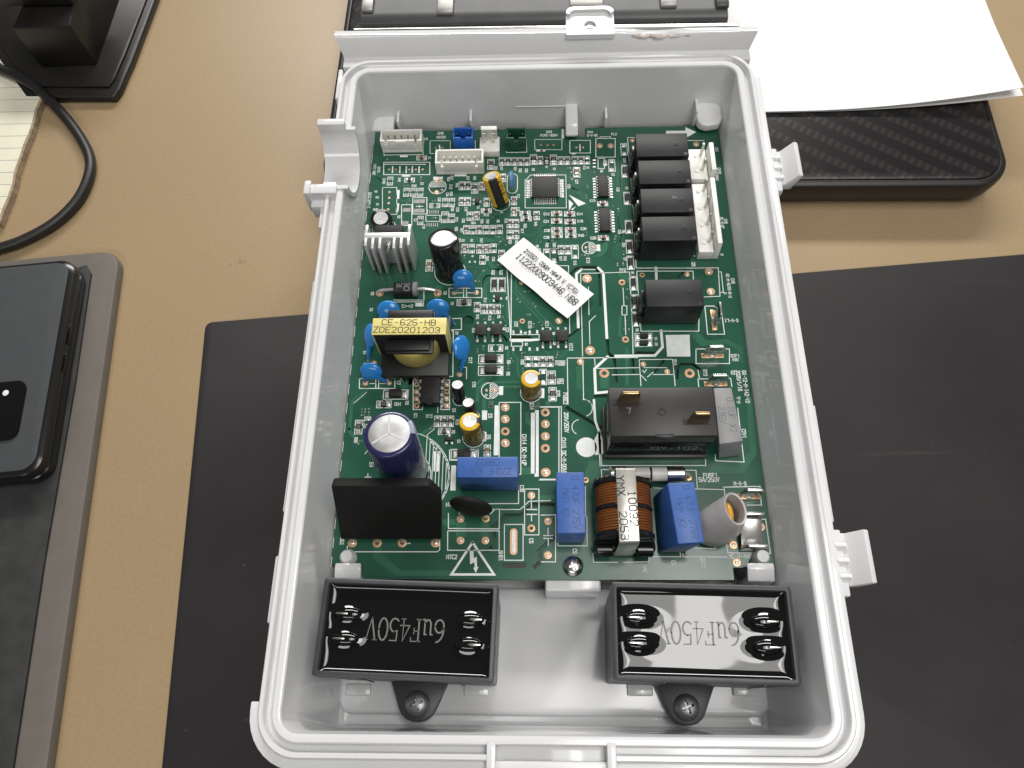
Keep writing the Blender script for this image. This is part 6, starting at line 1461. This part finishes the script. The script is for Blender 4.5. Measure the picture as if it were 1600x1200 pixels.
# lettering
for T, x, y, s_, h_, d_ in (
    (T1, 742, 142, 'CN8', 1.7, 0), (T1, 746, 173, 'WATER', 1.7, 0), (T1, 625, 186, 'CN9', 1.4, 0), (T1, 1590, 131, 'CN3', 1.7, 0), (T2, 88, 158, 'PIPE-DOWN', 1.7, 0), (T2, 412, 132, 'CN4', 1.6, 0), (T2, 428, 158, 'S-W-DC', 1.6, 0), (T2, 597, 148, 'FL2', 1.6, 0),
    (T1, 225, 425, 'WIFI-AUX', 1.5, -90), (T1, 260, 425, 'CN13', 1.5, -90), (T1, 186, 665, 'CN12 WIFI-C', 1.5, -90), (T1, 235, 597, '+B', 1.4, 0), (T1, 248, 643, 'RX', 1.4, 0), (T1, 248, 697, 'TX', 1.4, 0), (T1, 235, 737, 'GND', 1.4, 0),
    (T1, 300, 515, 'C100', 1.4, -90), (T1, 420, 505, 'R45', 1.4, -90), (T1, 535, 552, 'C33', 1.4, 0), (T1, 597, 535, 'C2', 1.4, -90), (T1, 655, 335, 'C1', 1.4, -90), (T1, 805, 500, 'RC6', 1.4, -90), (T1, 830, 490, 'CN7', 1.4, -90), (T1, 822, 560, 'E10', 1.5, -90), (T1, 825, 615, 'R25', 1.4, -90), (T1, 795, 620, 'C34', 1.4, -90), (T1, 732, 660, 'C25', 1.4, -90), (T1, 417, 795, 'D2', 1.5, -90), (T1, 545, 820, 'C3', 1.4, -90), (T1, 610, 870, 'C10', 1.4, -90), (T1, 868, 815, 'R13', 1.4, -90), (T1, 835, 735, 'R26', 1.4, -90), (T1, 865, 890, 'R25', 1.4, -90),
    (T1, 870, 548, 'R45', 1.4, -90), (T1, 955, 492, 'R37', 1.4, -90), (T1, 1008, 492, 'R35', 1.4, -90), (T1, 1100, 780, 'R72', 1.5, 0), (T1, 1175, 415, 'R24', 1.4, -90), (T1, 1218, 415, 'R27', 1.4, -90), (T1, 1325, 418, 'R24', 1.4, -90), (T1, 1365, 432, 'R22', 1.4, -90), (T1, 1412, 432, 'R23', 1.4, -90), (T1, 1465, 425, 'R3', 1.4, -90), (T1, 1350, 635, 'C11', 1.4, -90), (T1, 1350, 735, 'C18', 1.4, -90), (T1, 1220, 755, 'E8', 1.4, -90), (T1, 1485, 850, 'R45', 1.4, -90), (T1, 1402, 865, 'R22', 1.4, -90), (T1, 1380, 905, 'R17', 1.4, -90), (T1, 1252, 825, 'R70', 1.4, -90), (T1, 1192, 828, 'R6', 1.4, -90), (T1, 1110, 830, 'R38', 1.4, -90), (T1, 1065, 830, 'R30', 1.4, -90), (T1, 1000, 842, 'R54', 1.4, 0), (T1, 920, 825, 'C35', 1.4, -90), (T1, 907, 900, 'R57', 1.4, -90), (T1, 875, 738, 'C73', 1.4, -90), (T1, 940, 735, 'C70', 1.4, -90), (T1, 1035, 720, 'C4', 1.4, -90),
    (T1, 918, 980, 'C5', 1.4, -90), (T1, 985, 980, 'R4', 1.4, -90), (T1, 1060, 980, 'R47', 1.4, -90), (T1, 888, 980, 'R21', 1.4, -90), (T1, 1108, 1120, 'R49', 1.4, -90), (T1, 1155, 1125, 'C33', 1.4, -90), (T1, 1285, 990, 'R22', 1.4, -90), (T1, 1335, 990, 'R60', 1.4, -90), (T1, 1377, 1030, 'R62', 1.4, -90), (T1, 1407, 1020, 'D2', 1.4, -90), (T1, 1497, 1025, 'D5', 1.4, -90), (T1, 1570, 1025, 'D1', 1.4, -90), (T1, 1250, 1145, 'R53', 1.4, -90),
    (T2, 70, 772, 'C12', 1.6, 0), (T2, 70, 830, 'C21', 1.6, 0), (T2, 75, 902, 'C38', 1.6, 0), (T2, 70, 955, 'C36', 1.6, 0), (T2, 330, 772, 'C14', 1.6, 0), (T2, 333, 828, 'C18', 1.6, 0), (T2, 358, 888, 'C30', 1.6, 0), (T2, 340, 940, 'R48', 1.6, 0), (T2, 435, 960, 'C28', 1.6, 0), (T2, 430, 668, 'C13', 1.5, 0), (T2, 245, 555, 'IC6', 1.5, -90), (T2, 305, 520, 'C37', 1.5, -90), (T2, 628, 580, 'IC8', 1.5, -90), (T2, 640, 910, 'IC5', 1.5, -90), (T2, 672, 910, 'D5', 1.5, -90), (T2, 672, 1015, 'D24', 1.4, -90), (T2, 680, 1125, 'D7', 1.4, -90), (T2, 697, 570, 'D8', 1.4, -90), (T2, 678, 355, 'D17', 1.4, -90), (T2, 500, 437, 'G3', 1.4, -90), (T2, 590, 465, 'E2', 1.4, -90), (T2, 395, 1135, 'E13', 1.7, -90), (T2, 180, 1120, 'R47', 1.4, -90), (T2, 215, 1120, 'R42', 1.4, -90), (T2, 292, 1155, 'C18', 1.4, -90), (T2, 130, 1015, 'D20', 1.4, -90), (T2, 75, 1015, 'D21', 1.4, -90), (T2, 130, 420, 'R3', 1.3, -90), (T2, 70, 405, 'R4', 1.3, -90), (T2, 365, 410, 'R13', 1.3, -90), (T2, 393, 410, 'R2', 1.3, -90),
    (T2, 1400, 270, 'CN1', 1.5, -90), (T2, 1420, 435, 'CN10', 1.6, -90), (T2, 1398, 460, 'AC-M-DOWN', 1.5, -90), (T2, 1470, 830, 'CN5', 1.6, -90), (T2, 1442, 840, 'AC-M-UP', 1.6, -90), (T2, 1440, 1090, 'N', 1.6, -90), (T2, 1215, 1165, 'C22', 1.4, -90),
    (T3, 210, 295, 'D2', 1.5, -90), (T3, 778, 290, 'C8', 1.5, -90), (T3, 832, 372, 'R8', 1.4, -90), (T3, 1090, 345, 'R14', 1.4, -90), (T3, 1030, 475, 'R15', 1.4, -90), (T3, 1125, 485, 'R13', 1.4, -90), (T3, 1197, 475, 'R9', 1.4, -90), (T3, 1265, 330, 'G2', 1.5, -90), (T3, 1152, 130, 'ZD2', 1.5, 90), (T3, 1215, 130, 'ZD3', 1.5, 90), (T3, 1000, 580, 'IC4', 1.5, -90), (T3, 1265, 575, 'IC3', 1.5, -90), (T3, 1258, 718, 'R8', 1.4, -90), (T3, 1275, 830, 'D5', 1.6, -90), (T3, 1270, 920, 'D6', 1.6, -90), (T3, 975, 815, 'C17', 1.6, -90), (T3, 1003, 1005, 'C15', 1.5, -90), (T3, 415, 990, 'C7', 1.7, -90), (T3, 480, 1148, 'D3', 1.6, -90), (T3, 408, 1158, 'R84', 1.7, 0), (T3, 200, 420, 'C5', 1.4, -90), (T3, 150, 755, 'C4', 1.4, -90), (T3, 152, 850, 'C1', 1.4, -90), (T3, 868, 605, 'RY', 1.4, -90), (T3, 1333, 530, 'IC9', 1.7, -90), (T3, 1440, 535, 'IC10', 1.7, -90), (T3, 1573, 535, 'IC11', 1.7, -90), (T3, 1135, 1160, 'E12', 1.8, -90), (T3, 1455, 1175, 'E14', 1.8, -90), (T3, 1380, 830, 'R55', 1.5, -90),
    (T4, 220, 597, 'IC12', 1.7, -90), (T4, 125, 705, 'R41', 1.5, -90), (T4, 148, 705, 'R68', 1.5, -90), (T4, 170, 705, 'R66', 1.5, -90), (T4, 138, 825, 'R39', 1.5, -90), (T4, 160, 825, 'R67', 1.5, -90), (T4, 135, 905, 'R76', 1.7, -90), (T4, 182, 938, 'FUSE2', 1.9, -90), (T4, 560, 92, 'RY2', 1.7, 0), (T4, 778, 545, 'D4', 1.4, -90), (T4, 780, 580, 'D9', 1.4, -90), (T4, 903, 700, 'RY4', 1.7, -90), (T4, 1103, 768, 'RY3', 1.8, -90), (T4, 1285, 768, 'B2', 1.8, -90), (T4, 1325, 820, '2020/1/16', 1.9, -90), (T4, 1370, 860, 'GX-Y2-M-T42-V2', 1.9, -90), (T4, 1300, 657, 'STF1', 1.7, 0), (T4, 1300, 682, '4WU', 1.6, 0), (T4, 1275, 425, 'S-W-L1', 1.8, 180), (T4, 1232, 245, 'N', 1.6, -90), (T4, 1258, 195, 'AC-M-AUTO-0-H', 1.7, -90), (T4, 1285, 165, 'CN6', 1.7, -90), (T4, 1318, 935, '-N', 1.6, 0), (T4, 1318, 962, '-N', 1.6, 0), (T4, 1028, 55, 'C22', 1.4, -90), (T4, 625, 110, 'D6', 1.2, 0), (T4, 655, 488, 'D5', 1.3, -90),
    (T5, 1145, 52, 'E12', 1.8, -90), (T5, 1140, 128, 'E6', 1.8, -90), (T5, 1128, 270, 'E5', 1.8, -90), (T5, 930, 300, 'G1', 1.5, -90), (T5, 918, 170, 'R10', 1.4, -90), (T5, 893, 235, 'R5', 1.4, -90), (T5, 718, 130, 'R4', 1.4, -90), (T5, 742, 130, 'R7', 1.4, -90), (T5, 640, 125, 'IC1', 1.5, -90), (T5, 898, 90, 'C9', 1.5, -90), (T5, 240, 290, 'R80', 1.5, -90), (T5, 345, 455, 'E4', 1.9, -90), (T5, 148, 968, 'DS1', 1.8, -90), (T5, 1368, 355, 'CN14 DC-M-UP', 2.0, -90), (T5, 1352, 615, 'C38', 1.7, -90), (T5, 880, 722, 'NTC1', 1.9, 0), (T5, 882, 1072, 'NTC2', 1.9, 0), (T5, 1210, 1065, 'GND1', 1.8, -90), (T5, 1415, 965, 'C6', 1.8, -90),
    (T6, 180, 240, '20A/250V', 2.0, -90), (T6, 165, 450, 'CN16 DC-M-DOWN', 2.0, -90), (T6, 1080, 572, 'FUSE1', 2.1, 0), (T6, 1072, 598, '5A/250V', 2.1, 0), (T6, 1265, 622, 'S-W-N', 1.8, 180), (T6, 1290, 310, 'CRV1', 1.8, -90), (T6, 1265, 1077, 'AC-N-IN1', 1.9, 0), (T6, 233, 1045, 'C9', 1.8, -90), (T6, 670, 1155, 'IN2', 1.6, -90), (T6, 850, 1120, 'C9', 1.8, -90), (T6, 1035, 1120, 'ZNR1', 1.8, -90)):
    st_(T, x, y, s_, h_, d_)
# --- raised copper areas and tracks under the green lacquer
tfill(T5, ((355, 1000), (412, 1000), (412, 1048), (540, 1163), (870, 1163), (900, 1200), (510, 1200), (352, 1078)))
tr_(Z8, ((330, 290), (100, 470), (60, 940), (130, 1020)), 1.2); tr_(Z8, ((900, 250), (1060, 120)), 2.2); tr_(Z8, ((1180, 990), (1440, 820)), 1.3)
tfill(T4, ((985, 500), (1060, 505), (1110, 555), (1240, 545), (1350, 600), (1355, 700), (1330, 700), (1320, 620), (1240, 575), (1080, 595)))
tfill(T6, ((1305, 80), (1340, 80), (1370, 440), (1280, 560), (1110, 560), (1040, 650), (1000, 650), (1090, 520), (1255, 510), (1325, 420)))
tfill(T4, ((255, 725), (292, 725), (290, 870), (270, 880), (255, 860))); tfill(T4, ((410, 800), (470, 800), (468, 870), (415, 870))); tfill(T6, ((295, 560), (320, 480), (380, 480), (385, 600), (300, 620))); tr_(T4, ((545, 400), (540, 520), (575, 545)), 1.0)
tfill(T5, ((910, 840), (978, 840), (978, 940), (910, 940))); tfill(T5, ((1080, 840), (1128, 840), (1130, 940), (1080, 940))); tfill(T5, ((820, 820), (905, 820), (905, 860), (820, 860))); tfill(T5, ((1345, 470), (1440, 470), (1440, 520), (1345, 520))); tfill(T5, ((1375, 100), (1400, 100), (1400, 150), (1440, 200), (1440, 230), (1375, 170)))
tfill(T3, ((690, 330), (740, 330), (760, 240), (720, 225), (680, 270))); tfill(T3, ((490, 960), (530, 930), (530, 1000), (490, 1010)))
tr_(Z6, ((360, 500), (355, 180), (400, 115), (470, 110)), .8); tr_(Z6, ((460, 510), (395, 440), (395, 220), (440, 195)), .7); tr_(Z6, ((700, 130), (745, 160), (745, 290), (800, 340), (1300, 850)), .6); tr_(Z6, ((860, 160), (865, 330), (1330, 800), (1490, 950)), .6); tr_(Z6, ((730, 480), (735, 760), (930, 940)), 1.1); tr_(Z6, ((640, 760), (820, 920)), .6)
tr_(Z6, ((270, 200), (275, 130), (370, 40)), .7); tr_(Z7, ((540, 290), (540, 470)), 1.3); tr_(Z7, ((620, 280), (620, 340), (690, 400), (690, 620), (720, 690)), .8); tr_(Z7, ((880, 330), (950, 270)), .7); tr_(Z7, ((1180, 330), (1100, 270)), .7); tr_(Z7, ((1340, 400), (1430, 320), (1440, 270)), .7)
tr_(Z7, ((300, 770), (720, 770)), .9); tr_(Z7, ((470, 840), (730, 845)), 1.0); tr_(Z7, ((0, 840), (200, 680)), 1.2); tr_(Z7, ((60, 1060), (65, 880), (270, 690)), 1.2); tr_(Z7, ((165, 1200), (165, 1050)), 1.4); tr_(Z7, ((1190, 1060), (1150, 1110)), 1.4)
for k in range(8): tr_(Z5, ((530 + k * 22, -60 + k * 8), (600 + k * 26, 10 + k * 12), (600 + k * 26, 60 + k * 40), (640 + k * 20, 90 + k * 40), (770, 90 + k * 40)), .22)
for k in range(6): tr_(Z5, ((1110, 150 + k * 55), (1150 + k * 5, 160 + k * 55), (1165 + k * 8, 220 + k * 50), (1190 + k * 8, 560 - k * 10), (1080 + k * 26, 680), (1080 + k * 26, 820 + k * 12)), .22)
for k in range(9): tr_(Z4, ((300, 850 + k * 20), (360 + k * 9, 880 + k * 6), (560 + k * 8, 1060 - k * 6), (600 + k * 22, 1190)), .2)
for k in range(6): tr_(Z5, ((15 + k * 24, 90), (15 + k * 24, 300 + (k % 3) * 20), (-40 + k * 20, 380 + k * 10)), .22)
for k in range(7): tr_(Z2, ((1350 + k * 28, 980), (1350 + k * 28, 1250), (1250 + k * 12, 1330 + k * 14)), .24)
for k in range(5): tr_(Z2, ((960, 330 + k * 22), (1150, 335 + k * 18), (1230 + k * 40, 420)), .2)
for k in range(6): tr_(Z3, ((50 + k * 5, 400 + k * 14), (300, 395 + k * 16), (620 + k * 25, 430 + k * 8), (740 + k * 8, 360 - k * 10)), .3)
for k in range(4): tr_(Z3, ((480 + k * 25, 780), (600 + k * 22, 900), (820 + k * 18, 920 + k * 26)), .4)
tr_(Z3, ((430, 1200), (440, 1080), (490, 1010), (570, 1000)), .8); tr_(Z3, ((770, 380), (770, 440), (830, 485), (1290, 485), (1300, 350), (1420, 240), (1420, 60)), .35); tr_(Z3, ((1100, 350), (1150, 380), (1230, 375), (1290, 300)), .35); tr_(Z3, ((150, 870), (480, 875), (560, 960), (700, 960)), .4)
for k in range(5): tr_(Z1, ((150 + k * 16, 40), (150 + k * 16, 330 + k * 12), (250 + k * 20, 430 + k * 14), (290 + k * 12, 500)), .25)
for k in range(6): tr_(T2, ((1130 + 0 * k, 60), (1132, 62)), .2)
for k in range(4): tr_(T2, ((625 + k * 16, 250), (632 + k * 18, 900 - k * 30), (610 + k * 18, 1000)), .22)
tr_(Z4, ((1170, 450), (1200, 900), (1230, 1180)), .7); tfill(Z5, ((940, 580), (1000, 580), (1000, 690), (900, 810), (760, 815), (840, 770))); tr_(Z8, ((20, 900), (60, 900)), .8); tfill(T4, ((520, 110), (595, 110), (600, 180), (560, 160))); tfill(T4, ((575, 600), (600, 600), (600, 850), (575, 850)))
tfill(T6, ((0, 700), (110, 690), (110, 720), (0, 730))); tr_(Z1, ((540, 720), (600, 740), (760, 690)), .5)
for T, x, y in ((Z1, 620, 500), (Z1, 672, 498), (Z1, 880, 370), (Z1, 870, 410), (Z1, 1065, 740), (Z1, 1105, 735), (Z1, 1060, 1000), (Z1, 1105, 1005), (Z1, 350, 90), (Z1, 655, 770), (Z1, 700, 740)):
    c = B(*T(x, y)); via(c.x, c.y)
stuff(silk.build('silkscreen_print', M['silk'], pcb, smooth=0))
stuff(trace.build('copper_tracks', M['trace'], pcb, smooth=0))
stuff(pads.build('solder_pads', M['solder'], pcb, smooth=0))
stuff(vias.build('vias', [mat('via_ring', (0.16, 0.20, 0.14), 0.35), M['silkedge'], M['solder']], pcb, smooth=0, recalc=False))
# screw fixing the near edge of the board
c = B(895.5, 885)
screw((c.x, c.y, ZP), 3.2, 'bright cross-head screw at the near edge of the green board', m='steel')
